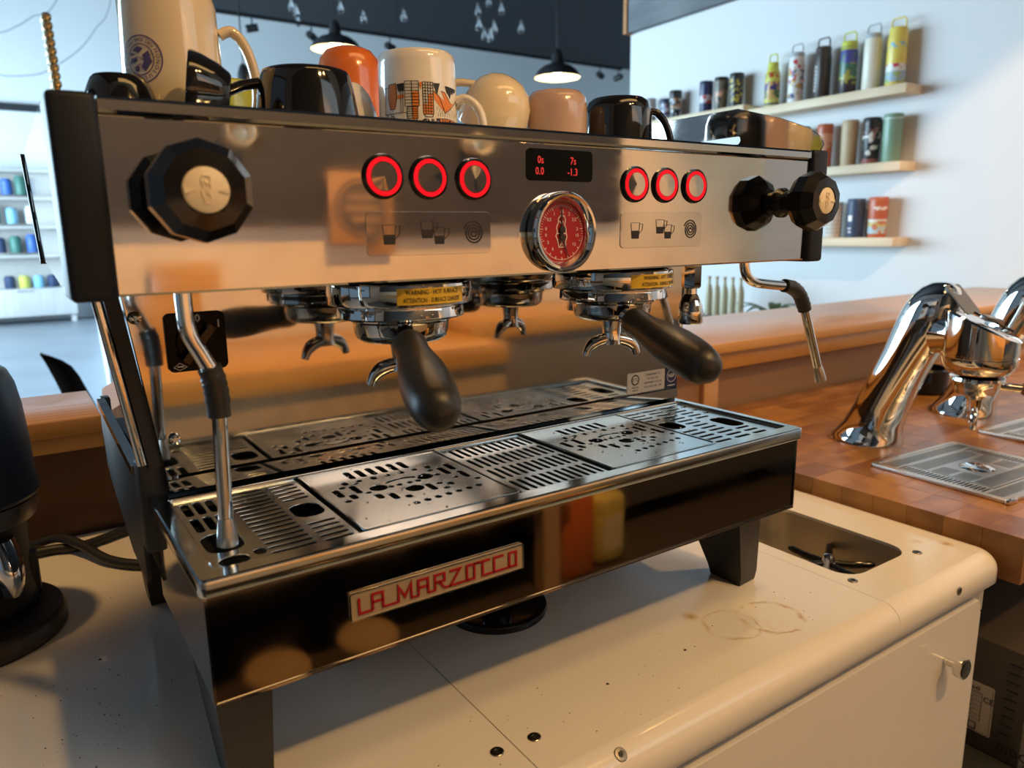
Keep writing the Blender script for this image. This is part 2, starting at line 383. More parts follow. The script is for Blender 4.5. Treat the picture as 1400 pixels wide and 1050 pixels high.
# ---------------------------------------------------------------- butcher block counter
B = thing('butcher_block_counter', 'butcher block counter of oak pieces set to the right of the white counter', 'counter', (1.4, .25, -.92))
mk('cabinet_body', MB().box(1.3, 2.7, -.02, .60, -.92, -.0435).box(.66, 1.3, .45, .6, -.92, -.0435), DARK, B)
blk = []
random.seed(3)
x0, nx, dx, ny, dy = .645, 20, .0745, 14, .0505
proto = None
for i in range(nx):
    for j in range(ny):
        xx = x0+dx*i; yy = -.105+dy*j
        if proto is None:
            proto = mk('wood_block', MB().rbox(-dx/2+.00012, dx/2-.00012, -dy/2+.00012, dy/2-.00012, -.0315, .0315, .0003, 1), BLOCKW, B, smooth=0, local=True)
            o = proto
        else:
            o = proto.copy(); COL.objects.link(o); o.parent = B
        o.location = V((xx+dx/2, yy+dy/2, -.0115+random.uniform(-.00012, .00012)))-BASE[B]
mk('wood_block_field', MB().box(x0+nx*dx, 2.7, -.105, -.105+ny*dy, -.043, .0198), BLOCKW, B, kind='stuff')

# ---------------------------------------------------------------- white counter
C = thing('white_counter', 'cream white powder coated counter cabinet under the espresso machine', 'counter', (-.2, .3, -.92))
def counter_material():
    m, t, p = newmat('stained_cream_counter')
    tc = N(t, 'ShaderNodeNewGeometry'); f = noise(t, tc.outputs['Position'], 3); base = ramp(t, f, [(.3, (.79, .745, .68)), (.7, (.83, .79, .725))])
    nz = N(t, 'ShaderNodeTexNoise'); nz.inputs['Scale'].default_value = 45; nz.inputs['Detail'].default_value = 3; t.links.new(tc.outputs['Position'], nz.inputs['Vector'])
    for (x, y, r, w, a) in [(.255, -.018, .034, .0035, .8), (.207, -.004, .030, .003, .55), (.185, .034, 0, .013, 1.0), (.575, -.004, 0, .012, .9), (.600, -.032, 0, .012, 1.0), (.245, -.03, 0, .016, .35)]:
        d = N(t, 'ShaderNodeVectorMath', operation='DISTANCE'); d.inputs[1].default_value = (x, y, 0); t.links.new(tc.outputs['Position'], d.inputs[0])
        wob = N(t, 'ShaderNodeMath', operation='MULTIPLY_ADD'); wob.inputs[1].default_value = .02; t.links.new(nz.outputs['Fac'], wob.inputs[0]); t.links.new(d.outputs['Value'], wob.inputs[2])
        s_ = N(t, 'ShaderNodeMath', operation='SUBTRACT'); s_.inputs[1].default_value = r+.01; t.links.new(wob.outputs[0], s_.inputs[0])
        ab = N(t, 'ShaderNodeMath', operation='ABSOLUTE'); t.links.new(s_.outputs[0], ab.inputs[0])
        mr = N(t, 'ShaderNodeMapRange'); mr.inputs['From Min'].default_value = w; mr.inputs['From Max'].default_value = w*.3; mr.inputs['To Max'].default_value = a
        t.links.new(ab.outputs[0], mr.inputs['Value'])
        pt = N(t, 'ShaderNodeMapRange'); pt.inputs['From Min'].default_value = .42; pt.inputs['From Max'].default_value = .62; t.links.new(nz.outputs['Fac'], pt.inputs['Value'])
        q = N(t, 'ShaderNodeMath', operation='MULTIPLY'); t.links.new(mr.outputs[0], q.inputs[0]); t.links.new(pt.outputs[0], q.inputs[1])
        mx = N(t, 'ShaderNodeMix', data_type='RGBA'); mx.inputs['B'].default_value = (.55, .36, .13, 1)
        t.links.new(q.outputs[0], mx.inputs['Factor']); t.links.new(base, mx.inputs['A']); base = mx.outputs['Result']
    t.links.new(base, p.inputs['Base Color']); p.inputs['Roughness'].default_value = .2
    p.inputs['Coat Weight'].default_value = .3; p.inputs['Coat Roughness'].default_value = .06
    return m
CTOP = counter_material()
def top_panel(xa, xb, holes=(), right=False):
    b = MB(); r = .022; yf = -.068; yb = .695
    xr = xb-r if right else xb
    if right:
        path = [(xa, yf, 0, -1)]
        for i in range(9):
            a = math.radians(-90+90*i/8); path.append((xr-.012+.012*math.cos(a), yf+.012+.012*math.sin(a), math.cos(a), math.sin(a)))
        path.append((xr, yb, 1, 0))
        outline = [(p[0], p[1]) for p in path]+[(xa, yb)]
    else:
        path = [(xa, yf, 0, -1), (xb, yf, 0, -1)]; outline = [(xa, yf), (xb, yf), (xb, yb), (xa, yb)]
    b.flat([outline]+list(holes), .004, 0, tr(0, 0, -.004))
    prof = [(r*math.sin(math.radians(a)), -r+r*math.cos(math.radians(a))) for a in range(0, 91, 10)]+[(r, -.036), (r-.002, -.038), (r-.006, -.038)]
    rows = [[(p[0]+p[2]*d, p[1]+p[3]*d, z) for p in path] for d, z in prof]
    n = len(path)
    b.add([q for row in rows for q in row], [(i*n+j, i*n+j+1, (i+1)*n+j+1, (i+1)*n+j) for i in range(len(rows)-1) for j in range(n-1)])
    return b
sink_hole = rrect(.408, .541, -.016, .185, .028, 6)
mk('top_panel', top_panel(-1.3, -.0882), CTOP, C, 50)
mk('top_panel', top_panel(-.0872, .3848), CTOP, C, 50)
mk('top_panel', top_panel(.3853, .6405, [sink_hole], True), CTOP, C, 50)
mk('cabinet_body', MB().rbox(-1.3, .628, -.072, .69, -.92, -.085, .004).rbox(-1.3, .628, -.072, -.060, -.086, -.0385, .002).box(.618, .628, -.06, .69, -.086, -.0385).box(-1.3, .618, .68, .69, -.086, -.005), CREAM, C)
for xa, xb, kn in ((-1.25, -.35, 0), (-.33, .592, 1)):
    d = mk('door', MB().flat([rrect(xa, xb, -.86, -.052, .012)], .012, .002, FRONT(0, -.0725, 0)), CREAM, C)
kn = mk('door_knob', MB().lathe([(.004, 0), (.0045, .012), (.011, .014), (.013, .017), (.013, .024), (.0115, .0245)], axis_to((.509, -.085, -.1105), (0, -1, 0)), 28), CHROME, C, label='chrome door knob with black centre')
mk('knob_inlay', MB().lathe([(.0113, 0), (.0110, .0012), (.0, .0018)], axis_to((.509, -.1093, -.1105), (0, -1, 0)), 28), BLACKGL, kn)
SCREWM = steel('dark_screw_steel', (.30, .27, .22), .3, .08)
def screw(p, d, r=.0052, par=None):
    M = axis_to(p, d)
    s = mk('screw', MB().lathe([(r, 0), (r, .0006), (r*.9, .0011), (r*.5, .0012), (r*.5, .0004), (0, .0004)], M, 20), SCREWM, par)
    mk('hex_socket', MB().lathe([(r*.45, .0005), (0, .0006)], M, 6), DARK, s)
for x, y in ((-.0685, -.028), (-.1035, -.025), (.5425, -.0235), (.4035, -.0205)): screw((x, y, 0), (0, 0, 1), .0058, C)
screw((-.0205, -.0805, -.0045), (0, -.6, .8), .0058, C); screw((.515, -.0898, -.018), (0, -1, 0), .0052, C)
# pitcher rinser sunk in the counter
R = thing('pitcher_rinser', 'sunken steel rinser basin with black spray cross in the white counter', 'rinser', (.475, .08, -.075))
hole = [(p[0], p[1]) for p in sink_hole]
rings = []
for z, k in ((-.0042, 1.0), (-.012, .995), (-.05, .97), (-.066, .93), (-.072, .82), (-.074, .5)):
    rings.append([(.4745+(p[0]-.4745)*k, .0845+(p[1]-.0845)*k, z) for p in hole])
b = MB(); b.loft(rings, cap=False); n_ = len(hole); b.f.append(tuple(5*n_+j for j in range(n_)))
mk('basin', b, SINKST, R)
mk('spray_hub', MB().lathe([(.012, 0), (.012, .012), (.009, .016), (.0085, .022), (.006, .026), (0, .028)], tr(.490, .066, -.048), 24), CHROME, R)
for k, a in enumerate((95, -48, -107, 31, 153)):
    d = V((math.cos(math.radians(a)), math.sin(math.radians(a)), 0)); c0 = V((.490, .066, -.034))
    mk('spray_arm', MB().tube([c0+d*.006, c0+d*.03, c0+d*.052+V((0, 0, .003)), c0+d*.058+V((0, 0, .003))], [.005, .005, .0048, .0025], 10), BLACKGL, R)
# spilled grounds
random.seed(11); b = MB()
for k in range(150):
    if k < 60: x, y = random.gauss(-.36, .04), random.gauss(.25, .09)
    elif k < 110: x, y = random.gauss(-.40, .05), random.gauss(.14, .08)
    else: x, y = random.uniform(-.22, .35), random.uniform(-.06, .035)
    s = random.choice((.0004, .0005, .0006, .0007, .0015 if k % 11 == 0 else .0005))
    b.add([(x-s, y-s*.8, .0001), (x+s, y-s, .0001), (x+s*.9, y+s, .0001), (x-s, y+s*.7, .0001), (x, y, s)], [(0, 1, 4), (1, 2, 4), (2, 3, 4), (3, 0, 4), (3, 2, 1, 0)])
single('coffee_grounds', b, pm('dark_coffee_grounds', (.05, .022, .010), .8), 'dark coffee grounds scattered over the white counter top', 'coffee grounds', kind='stuff', smooth=0)

# ---------------------------------------------------------------- back bar behind the barista (seen in the polished steel)
K = thing('back_bar', 'oak back bar counter with open dark shelf mirrored in the polished steel', 'counter', (.6, -1.5, -.92))
mk('worktop', MB().rbox(-2.0, .975, -1.88, -1.2, -.015, .055, .003), OAK, K)
mk('worktop', MB().rbox(.98, 3.0, -1.88, -1.45, .03, .10, .003), OAK, K)
mk('apron_board', MB().box(-2.0, .97, -1.24, -1.215, -.40, -.0155), pm('brown_apron_paint', (.42, .29, .17), .5, var=.1), K)
mk('side_post', MB().box(.86, .92, -1.26, -1.21, -.92, -.4005), PALEW, K)
mk('side_post', MB().box(-.9, -.84, -1.26, -1.21, -.92, -.4005), PALEW, K)
mk('lower_shelf', MB().box(-2.0, 2.4, -1.85, -1.22, -.70, -.672), pm('dark_shelf', (.05, .035, .025), .6), K)
mk('cabinet_front', MB().rbox(.985, 3.0, -1.50, -1.47, -.60, .028, .002), pm('grey_brown_cabinet', (.13, .115, .10), .45), K)
mk('dark_back', MB().box(-2.0, 2.9, -1.89, -1.86, -.92, -.0155), DARK, K)
single('wood_splash_panel', MB().rbox(-.03, .16, -1.895, -1.862, .0555, .30, .003), OAK, 'oak splash panel on the back bar against the plaster wall', 'panel')
BAGO = pm('orange_bag_paper', (.62, .14, .02), .55, var=.1); BAGY = pm('yellow_bag_paper', (.62, .45, .10), .55, var=.2)
g = thing('coffee_bag', 'orange coffee bag on the dark shelf mirrored in the lower steel panel', 'bag', (1.02, -1.28, -.671))
mk('bag_body', MB().rbox(.957, 1.083, -1.32, -1.24, -.6715, -.40, .012), BAGO, g); mk('bag_seal', MB().lathe([(.012, 0), (.012, .001), (0, .001)], axis_to((1.03, -1.239, -.63), (0, 1, 0)), 16), pm('bag_sticker', (.35, .16, .05), .5), g)
g = thing('coffee_bag', 'yellow rounded bag beside the orange one in the steel reflection', 'bag', (1.17, -1.29, -.671))
mk('bag_body', MB().rbox(1.105, 1.237, -1.33, -1.25, -.6715, -.43, .03, 4), BAGY, g); mk('bag_label', MB().box(1.13, 1.21, -1.2499, -1.2485, -.62, -.50), pm('pale_bag_label', (.72, .58, .33), .6), g)
def stool(x, y, z, lab):
    t = thing('wooden_round_board', lab, 'board', (x, y, z))
    M = axis_to((x, y, z), (0, .06, 1))
    mk('board', MB().lathe([(.0, 0), (.068, 0), (.076, .006), (.076, .012), (.070, .018), (0, .018)], M, 36), wood('round_board_ash_%d' % (x*100), (.22, .13, .06), (.36, .23, .115), (3, 30, 3), .5), t)
    mk('board_foot', MB().lathe([(.03, -.05), (.03, 0)], M, 16), OAKV, t)
stool(.03, -1.13, -.585, 'pale round board lying low, mirrored left of the nameplate')
stool(.255, -1.13, -.575, 'pale round board lying low, mirrored behind the nameplate end')
sg = thing('wall_sign', 'square wooden sign with dark round emblem mirrored in the polished front panel', 'sign', (.61, -1.86, .34))
mk('sign_board', MB().rbox(.51, .735, -1.858, -1.842, .345, .575, .003), wood('sign_pine', (.36, .17, .06), (.46, .23, .09), (2, 2, 14), .5), sg)
b = MB().flat([circ(0, 0, .095, 40), circ(0, 0, .088, 40)], .002, 0, frame((.622, -1.842, .46), (-1, 0, 0), (0, 0, 1))).flat([circ(0, 0, .08, 40)], .002, 0, frame((.622, -1.842, .46), (-1, 0, 0), (0, 0, 1)))
em = mk('emblem', b, pm('sign_emblem', (.09, .06, .045), .6), sg)
b = MB()
for k, (w, z) in enumerate(((.045, .035), (.06, .0), (.035, -.035))): b.box(.622-w, .622+w, -1.8398, -1.8392, .46+z-.007, .46+z+.007)
mk('emblem_bar', b, pm('sign_bar', (.40, .22, .09), .6), em)
# ================================================================ ESPRESSO MACHINE
M_ = thing('espresso_machine', 'two group polished steel espresso machine with black caps on the white counter', 'espresso machine', (0, .25, 0))
YF = .0225
# ---- upper body
mk('front_panel', MB().prism([(.0235, .3775), (.0225, .379), (.0215, .4795), (.0222, .4805), (.0262, .4805), (.0262, .381), (.06, .381), (.06, .3775)], -.3305, .3305, 'x'), STEEL, M_, 3)
mk('top_lip', MB().prism([(.0205, .4812), (.0195, .483), (.0195, .4885), (.021, .4905), (.046, .4905), (.046, .4885), (.024, .4885), (.024, .4812)], -.3305, .3305, 'x'), STEEL, M_, 3)
mk('body_shell', MB().box(-.3305, .3305, .0265, .47, .3815, .468), DARK, M_)
mk('cup_tray', MB().box(-.3305, .3305, .0465, .47, .4685, .474), TRAYST, M_)
for s in (-1, 1):
    a, b_ = sorted((s*.331, s*.356))
    mk('end_cap', MB().rbox(a, b_, .0165, .060, .3755, .4915, .0035, 3), BLACKCAP, M_)
    x = s*.3545
    mk('side_panel', MB().prism([(.0605, .380), (.0605, .4905), (.40, .4905), (.29, .397)], x-.0012, x+.0012, 'x'), STEEL, M_)
    mk('side_trim', MB().prism([(.401, .492), (.285, .3945), (.293, .391), (.412, .492)], x-.003, x+.003, 'x'), BLACKCAP, M_)
    for k in range(3):
        u = .23+k*.27
        y0 = .29+(.40-.29)*u-.02; z0 = .397+(.4905-.397)*u
        mk('vent_slot', MB().box(x-.0016, x+.0016, y0-.004, y0, z0-.008, z0+.010), DARK, M_)
# cup rail guards with slots
def guard(s):
    x = s*.345
    out = [(.02, .4905), (.016, .497), (.021, .506), (.033, .515), (.07, .530), (.130, .548), (.46, .548), (.46, .4905)]
    holes = [slot(.125+.088*k, .190+.088*k, .508, .517) for k in range(4)]
    return MB().flat([out]+holes, .0022, .0004, frame((x-.001, 0, 0), (0, 1, 0), (0, 0, 1)))
mk('cup_guard', guard(1), STEEL, M_)
gp_ = MB()
for k in range(9):
    u = k/8; gp_.rbox(-.3475-.0012*u, -.3425-.0012*u, .066-.002*u, .084-.002*u, .5005+.0046*k, .5046+.0046*k, .0012, 1)
gp_.rbox(-.3468, -.3432, .070, .080, .4915, .5010, .001, 1).rbox(-.3465, -.333, .030, .082, .4910, .4935, .001, 1)
mk('guard_post', gp_, GOLDLITST, M_, label='ribbed steel post standing up at the left end')
mk('rear_guard', MB().box(-.345, .345, .458, .462, .4745, .50), STEEL, M_)
# ---- front panel furniture
for sx in (-.158, -.122, -.084, .081, .118, .156):
    bt = mk('brew_button', MB().lathe([(.0152, 0), (.0156, .0015), (.0150, .0032), (.0138, .0036), (.0136, .0030), (0, .0030)], axis_to((sx, YF-.0003, .451), (0, -1, 0)), 40), BLACKGL, M_)
    mk('glow_ring', MB().lathe([(.0133, .0028), (.0129, .0037), (.0106, .0037), (.0102, .0028)], axis_to((sx, YF-.0003, .451), (0, -1, 0)), 40, cap=False), REDGLOW, bt)
    mk('button_face', MB().lathe([(.0101, .0028), (.0098, .0034), (0, .0036)], axis_to((sx, YF-.0003, .451), (0, -1, 0)), 32), PLATEGL, bt)
dp = mk('display', MB().flat([rrect(-.0355, .0325, -.0125, .0125, .004)], .0012, .0003, FRONT(0, YF-.0002, .4640)), BLACKDIS, M_)
for s_, x, z in (('0s', -.0215, .4675), ('0.0', -.0225, .4588), ('7s', .0115, .4675), ('-1.3', .0110, .4588)):
    mk('display_digits', MB().text(s_, .0082, FRONT(x, YF-.0016, z), 'CENTER', .0001, xs=.86), REDTXT, dp, 0, kind='stuff' if False else 'thing') if False else mk('display_digits', MB().text(s_, .0082, FRONT(x, YF-.0016, z), 'CENTER', .0001, xs=.86), REDTXT, dp, 0)
# pressure gauge
GX, GZ = -.003, .411
gm = axis_to((GX, YF-.0002, GZ), (0, -1, 0))
gg = mk('pressure_gauge', MB().lathe([(.0305, 0), (.0325, .002), (.0325, .008), (.0320, .0105), (.0300, .0125), (.0282, .0122), (.0245, .0072), (.0240, .004), (0, .004)], gm, 56), CHROME, M_)
mk('gauge_dial', MB().lathe([(.0239, .0042), (0, .0042)], gm, 48, cap=False), REDDIAL, gg)
b = MB(); F = FRONT(GX, YF-.0048, GZ)
for k in range(41):
    a = math.radians(200-220*k/40) if True else 0
    big = k % 5 == 0; r1 = .0192 if big else .0202
    b.stroke([(r1*math.cos(a), r1*math.sin(a)), (.0221*math.cos(a), .0221*math.sin(a))], .0005 if big else .00025, F, .0001)
for k in range(9):
    a = math.radians(-20-140*k/8); b.stroke([(.0202*math.cos(a), .0202*math.sin(a)), (.0221*math.cos(a), .0221*math.sin(a))], .0006, F, .0001)
b.stroke([(.0222*math.cos(math.radians(a)), .0222*math.sin(math.radians(a))) for a in range(-170, -5, 8)], .0003, F, .0001)
for s_, a in (('0', 170), ('0,5', 142), ('1', 118), ('1,5', 90), ('2', 62), ('2,5', 38), ('3', 8), ('3', -150), ('6', -125), ('9', -92), ('12', -38), ('15', -10), ('0', -172)):
    b.text(s_, .0038, FRONT(GX+.0163*math.cos(math.radians(a)), YF-.0048, GZ+.0163*math.sin(math.radians(a))), 'CENTER', .00005)
# the pale shield with a rearing beast
for p_ in ([(-.0035, .011), (-.0010, .0135), (.0025, .013), (.0040, .010), (.0030, .006), (.0045, .002), (.0045, -.0005), (.0055, -.004), (.0040, -.0075), (.0042, -.012), (-.0030, -.012), (-.0045, -.006), (-.0062, -.003), (-.0045, .0005), (-.0055, .004), (-.0035, .0075), (-.0035, .011)],
           [(-.0025, .009), (.0005, .006), (-.0015, .003), (.002, .0005)], [(0, .0105), (.0015, .008), (.0, .0045)], [(-.003, -.005), (0, -.008), (.003, -.005)], [(-.0015, -.011), (.0, -.0085), (.0015, -.011)], [(-.005, -.001), (.004, -.001)]):
    b.stroke(p_, .0007, F, .0001)
mk('dial_marking', b, WHITEP, gg, 0)
for (a, ln, cz) in ((92, .0185, .0022), (-68, .0175, -.0045)):
    d = V((math.cos(math.radians(a)), math.sin(math.radians(a))))
    n_ = V((-d.y, d.x)); c0 = V((0, cz))
    nd = mk('needle', MB().flat([[tuple(c0-d*.005+n_*.0008), tuple(c0+d*ln+n_*.0003), tuple(c0+d*ln-n_*.0003), tuple(c0-d*.005-n_*.0008)]], .0004, 0, FRONT(GX, YF-.0056, GZ)).lathe([(.0030, 0), (.0028, .0014), (0, .0016)], axis_to((GX, YF-.0052, GZ+cz), (0, -1, 0)), 20), BLACKP, gg)
mk('gauge_glass', MB().lathe([(.0268, .0100), (0, .0108)], gm, 40, cap=False), GLASS, gg) if False else None
# legend plates with cup icons
def cup(b, F, ox, oz, h, w, lv):
    b.stroke([(ox-w/2, oz+h), (ox-w/2+.0012, oz), (ox+w/2-.0012, oz), (ox+w/2, oz+h), (ox-w/2, oz+h)], .0004, F, .0001)
    b.flat([[(ox-w/2+.0008, oz+h*lv), (ox-w/2+.0012, oz), (ox+w/2-.0012, oz), (ox+w/2-.0008, oz+h*lv)]], .0001, 0, F)
    b.stroke([(ox+w/2, oz+h*.92), (ox+w/2+.0036, oz+h*.92), (ox+w/2+.0030, oz+h*.55), (ox+w/2-.0006, oz+h*.28)], .0004, F, .0001)
for c in (-.1212, .1165):
    pl = mk('legend_plate', MB().flat([rrect(c-.0515, c+.0515, .3962, .4272, .004)], .0007, .0002, FRONT(0, YF-.0002, 0)), PLATEGL, M_)
    b = MB(); F = FRONT(0, YF-.0011, 0)
    cup(b, F, c-.034, .4045, .0135, .0105, .5); cup(b, F, c-.0035, .4085, .0120, .0105, .5); cup(b, F, c+.0065, .4040, .0120, .0095, .5)
    sp_ = [((.0009+.0078*t/60)*math.cos(t*.36), (.0009+.0078*t/60)*math.sin(t*.36)) for t in range(61)]
    b.stroke([(c+.036+p[0], .4115+p[1]*1.02) for p in sp_], .0012, F, .0001)
    mk('legend_icon', b, BLACKP, pl, 0)
# steam knobs: ten sided black knobs with a cream disc
for s in (-1, 1):
    kx = s*.2875; M = axis_to((kx, YF+.001, .437), (0, -1, 0)) @ rot('Z', 18)
    kb = mk('steam_knob', MB().lathe([(.0150, 0), (.0150, .004), (.0118, .008), (.0112, .020)], M, 24).lathe([(.0150, .018), (.0235, .024), (.0288, .032), (.0288, .043), (.0225, .0525), (.0140, .0535), (.0132, .0520), (0, .0520)], M, 10), BLACKGL, M_, 5)
    dm = axis_to((kx, YF+.001-.0521, .437), (0, -1, 0))
    dk = mk('knob_disc', MB().lathe([(.0126, 0), (.0126, .0006), (.0118, .0012), (0, .0012)], dm, 40), CREAMDISC, kb)
    b = MB(); F = FRONT(kx, YF+.001-.0534, .437)
    for p_ in ([(-.0018, .0078), (.0022, .0072), (.0024, .0045), (.0012, .0035), (.0026, .0015), (.0012, -.001), (.0024, -.004), (.0012, -.0072), (-.0012, -.0072), (-.0018, -.004), (-.0028, -.001), (-.0014, .002), (-.0026, .0048), (-.0018, .0078)], [(-.0012, .005), (.0008, .0028), (-.0008, .0)], [(0, -.0005), (.0010, -.0035), (-.0004, -.0055)]):
        b.stroke(p_, .00055, F, .0005)
    for q in (-1, 1): b.flat([[(q*.0060, -.0004), (q*.0118, .0014), (q*.0118, -.0022)]], .0005, 0, F)
    mk('disc_relief', b, CREAMDISC, dk, 0)
# ---- backsplash
mk('backsplash', MB().add([(-.3135, .178, .382), (.3135, .178, .382), (.3055, .178, .2165), (-.2935, .178, .2165), (-.2935, .1752, .2145), (.3055, .1752, .2145), (.3055, .1745, .2035), (-.2935, .1745, .2035), (-.3135, .182, .382), (.3135, .182, .382), (.3055, .182, .2035), (-.2935, .182, .2035)],
    [(0, 1, 2, 3), (3, 2, 5, 4), (4, 5, 6, 7), (8, 11, 10, 9), (0, 3, 11, 8), (3, 4, 7, 11), (1, 9, 10, 2), (2, 10, 6, 5), (0, 8, 9, 1), (7, 6, 10, 11)]), SPLASH, M_, 0)
for x, z in ((-.3045, .350), (-.2850, .248)):
    mk('panel_screw', MB().lathe([(.0052, 0), (.0052, .002), (.0042, .0045), (.002, .0052), (.002, .0040), (0, .0040)], axis_to((x, .178, z), (0, -1, 0)), 18), CHROME, M_)
sw = mk('rotary_switch', MB().flat([rrect(-.0235, .0235, -.024, .024, .005)], .003, .0006, FRONT(-.2605, .1778, .3275)).lathe([(.0165, 0), (.0160, .004), (0, .004)], axis_to((-.2605, .1752, .3275), (0, -1, 0)), 32), BLACKDIS, M_)
dd = V((math.cos(math.radians(50)), 0, math.sin(math.radians(50)))); cc = V((-.2605, .167, .3275)); nn = V((-dd.z, 0, dd.x))
mk('switch_lever', MB().loft([[tuple(cc+dd*a+nn*w+V((0, yy, 0))) for w, yy in ((-.0045, .004), (.0045, .004), (.0030, -.006), (-.0030, -.006))] for a in (-.019, .0, .017)]), BLACKGL, sw)
b = MB().text('0', .0085, FRONT(-.2585, .1745, .3465), 'CENTER', .0001, off=.0002).text('1', .0085, FRONT(-.2425, .1745, .3410), 'CENTER', .0001, off=.0002)
for p_ in ([(-.0195, -.020), (-.0150, -.0165), (-.0095, -.020), (-.0150, -.0225)],): b.stroke(p_, .0005, FRONT(-.2605, .1746, .3275), .0001, closed=True)
b.stroke([(-.017, -.0195), (-.012, -.0195)], .0012, FRONT(-.2605, .1746, .3275), .0001)
mk('switch_marking', b, WHITEP, sw, 0)
st = mk('approval_sticker', MB().flat([rrect(.2215, .2845, .2165, .2420, .002)], .0004, 0, FRONT(0, .1779, 0)), pm('white_sticker', (.72, .67, .60), .45), M_)
b = MB(); F = FRONT(0, .1774, 0)
b.flat([circ(.2345, .2330, .0066), circ(.2345, .2330, .0050)], .0001, 0, F).text('ETL', .0055, FRONT(.2345, .1774, .2332), 'CENTER', .00005)
b.text('INTERTEK', .0026, FRONT(.2345, .1774, .2235), 'CENTER', .00005).text('4003258', .0026, FRONT(.2345, .1774, .2200), 'CENTER', .00005)
for k, s_ in enumerate(('CONFORMS TO', 'UL STD 197', 'CERTIFIED TO CSA', 'STD C22.2 NO. 109')): b.text(s_, .0036, FRONT(.2640, .1774, .2372-.0050*k), 'CENTER', .00005)
mk('sticker_print', b, BLACKP, st, 0)
st = mk('approval_sticker', MB().flat([rrect(.2868, .3065, .2165, .2430, .002)], .0004, 0, FRONT(0, .1779, 0)), NAVYL, M_, label='small navy blue approval sticker')
b = MB().flat([circ(.2966, .2315, .0082), circ(.2966, .2315, .0074)], .0001, 0, F).text('NSF', .0066, FRONT(.2966, .1774, .2315), 'CENTER', .00005, off=.0001).stroke([(.290, .2192), (.303, .2192)], .0012, F, .0001)
mk('sticker_print', b, WHITEP, st, 0)
# ---- slanted side bars beside the backsplash
for s in (-1, 1):
    t0, t1 = (s*.330, .187, .378), (s*.3095, .187, .228)
    mk('side_bar', MB().tube([t0, t1], .0042, 14), CHROME, M_, label='slanted chrome bar')
    mk('side_upright', MB().add([(s*.3255, .183, .378), (s*.3145, .183, .378), (s*.2945, .183, .2245), (s*.3055, .183, .2245), (s*.3255, .20, .378), (s*.3145, .20, .378), (s*.2945, .20, .2245), (s*.3055, .20, .2245)],
        [(0, 1, 2, 3), (7, 6, 5, 4), (0, 4, 5, 1), (1, 5, 6, 2), (2, 6, 7, 3), (3, 7, 4, 0)]), BLACKMT, M_)
    a, b_ = sorted((s*.293, s*.314)); mk('corner_block', MB().rbox(a, b_, .186, .212, .150, .2275, .002), BLACKMT, M_)
    xs_ = s*.312
    mk('lower_side_panel', MB().prism([(.2125, .213), (.46, .228), (.47, .20), (.44, .150), (.30, .112), (.2125, .112)], xs_-.0015, xs_+.0015, 'x'), BLACKMT, M_)
    mk('side_rail', MB().prism([(.2125, .2132), (.2125, .2212), (.46, .2362), (.46, .2282)], xs_-.004, xs_+.004, 'x'), STEEL, M_)
    a, b_ = sorted((xs_, s*.302)); mk('rear_post', MB().rbox(a, b_, .462, .480, .150, .236, .002), BLACKMT, M_)
mk('rear_body', MB().box(-.300, .300, .215, .46, .112, .2115), DARK, M_)
mk('rear_panel', MB().box(-.290, .290, .200, .215, .23, .3775), BLACKMT, M_)
mk('rear_cover', MB().box(-.288, .288, .30, .445, .2155, .3805), STEEL, M_)
# ---- drip tray
mk('tray_rim', MB().flat([rrect(-.3095, .3095, -.006, .189, .006), rrect(-.2955, .2985, .0105, .1675, .003)], .0125, .0018, tr(0, 0, .1875)), TRAYST, M_)
b = MB()
for lo, hi in ((-.305, -.296), (.2985, .305)): b.box(lo, hi, .003, .166, .12, .187)
mk('tray_pan', MB().box(-.2955, .2985, .0105, .1675, .170, .172), DARK, M_)
ZG = .1952
def grate(x0, x1, holes, name='drip_grate'):
    return mk(name, MB().flat([[(x0, .0112), (x1, .0112), (x1, .1672), (x0, .1672)]]+holes, .0020, .0004, tr(0, 0, ZG-.0003)), GRATE, M_, 20)
H = []
for c in range(3):
    for r_ in range(2): H.append(slot(-.2905+.0093*c, -.2843+.0093*c, .087+.0385*r_, .119+.0385*r_))
H.append(rrect(-.2925, -.2665, .040, .079, .011)); H.append(slot(-.2905, -.2700, .0145, .031)); H.append(slot(-.2660, -.2575, .022, .033))
for k in range(16): H.append(slot(-.2560, -.2235, .0175+.0092*k, .0217+.0092*k))
for k in range(5): H.append(slot(-.2185, -.1965, .0165+.0092*k, .0207+.0092*k))
H.append(rrect(-.2200, -.1965, .070, .102, .010))
for k in range(5): H.append(slot(-.2185, -.1965, .114+.0095*k, .1182+.0095*k))
grate(-.2953, -.1925, H)
H = []
for k in range(11):
    for r_ in range(4): H.append(slot(-.0410+.0083*k+.0006*r_, -.0372+.0083*k+.0006*r_, .0175+.0375*r_, .0480+.0375*r_))
grate(-.0465, .0515, H)
H = []
for k in range(13):
    y = .0180+.0115*k
    for (a, b_) in ((.1990, .2225), (.2290, .2520), (.2585, .2790)):
        if a < .21 and .070 < y < .113: continue
        if a > .25 and (.045 < y < .095): continue
        H.append(slot(a, b_, y, y+.0052))
for k in range(3): H.append(slot(.2850+.0001, .2935, .110+.018*k, .1155+.018*k))
H.append(rrect(.2010, .2240, .0790, .1105, .010)); H.append(rrect(.2630, .2860, .0500, .0900, .010))
grate(.1955, .2983, H)
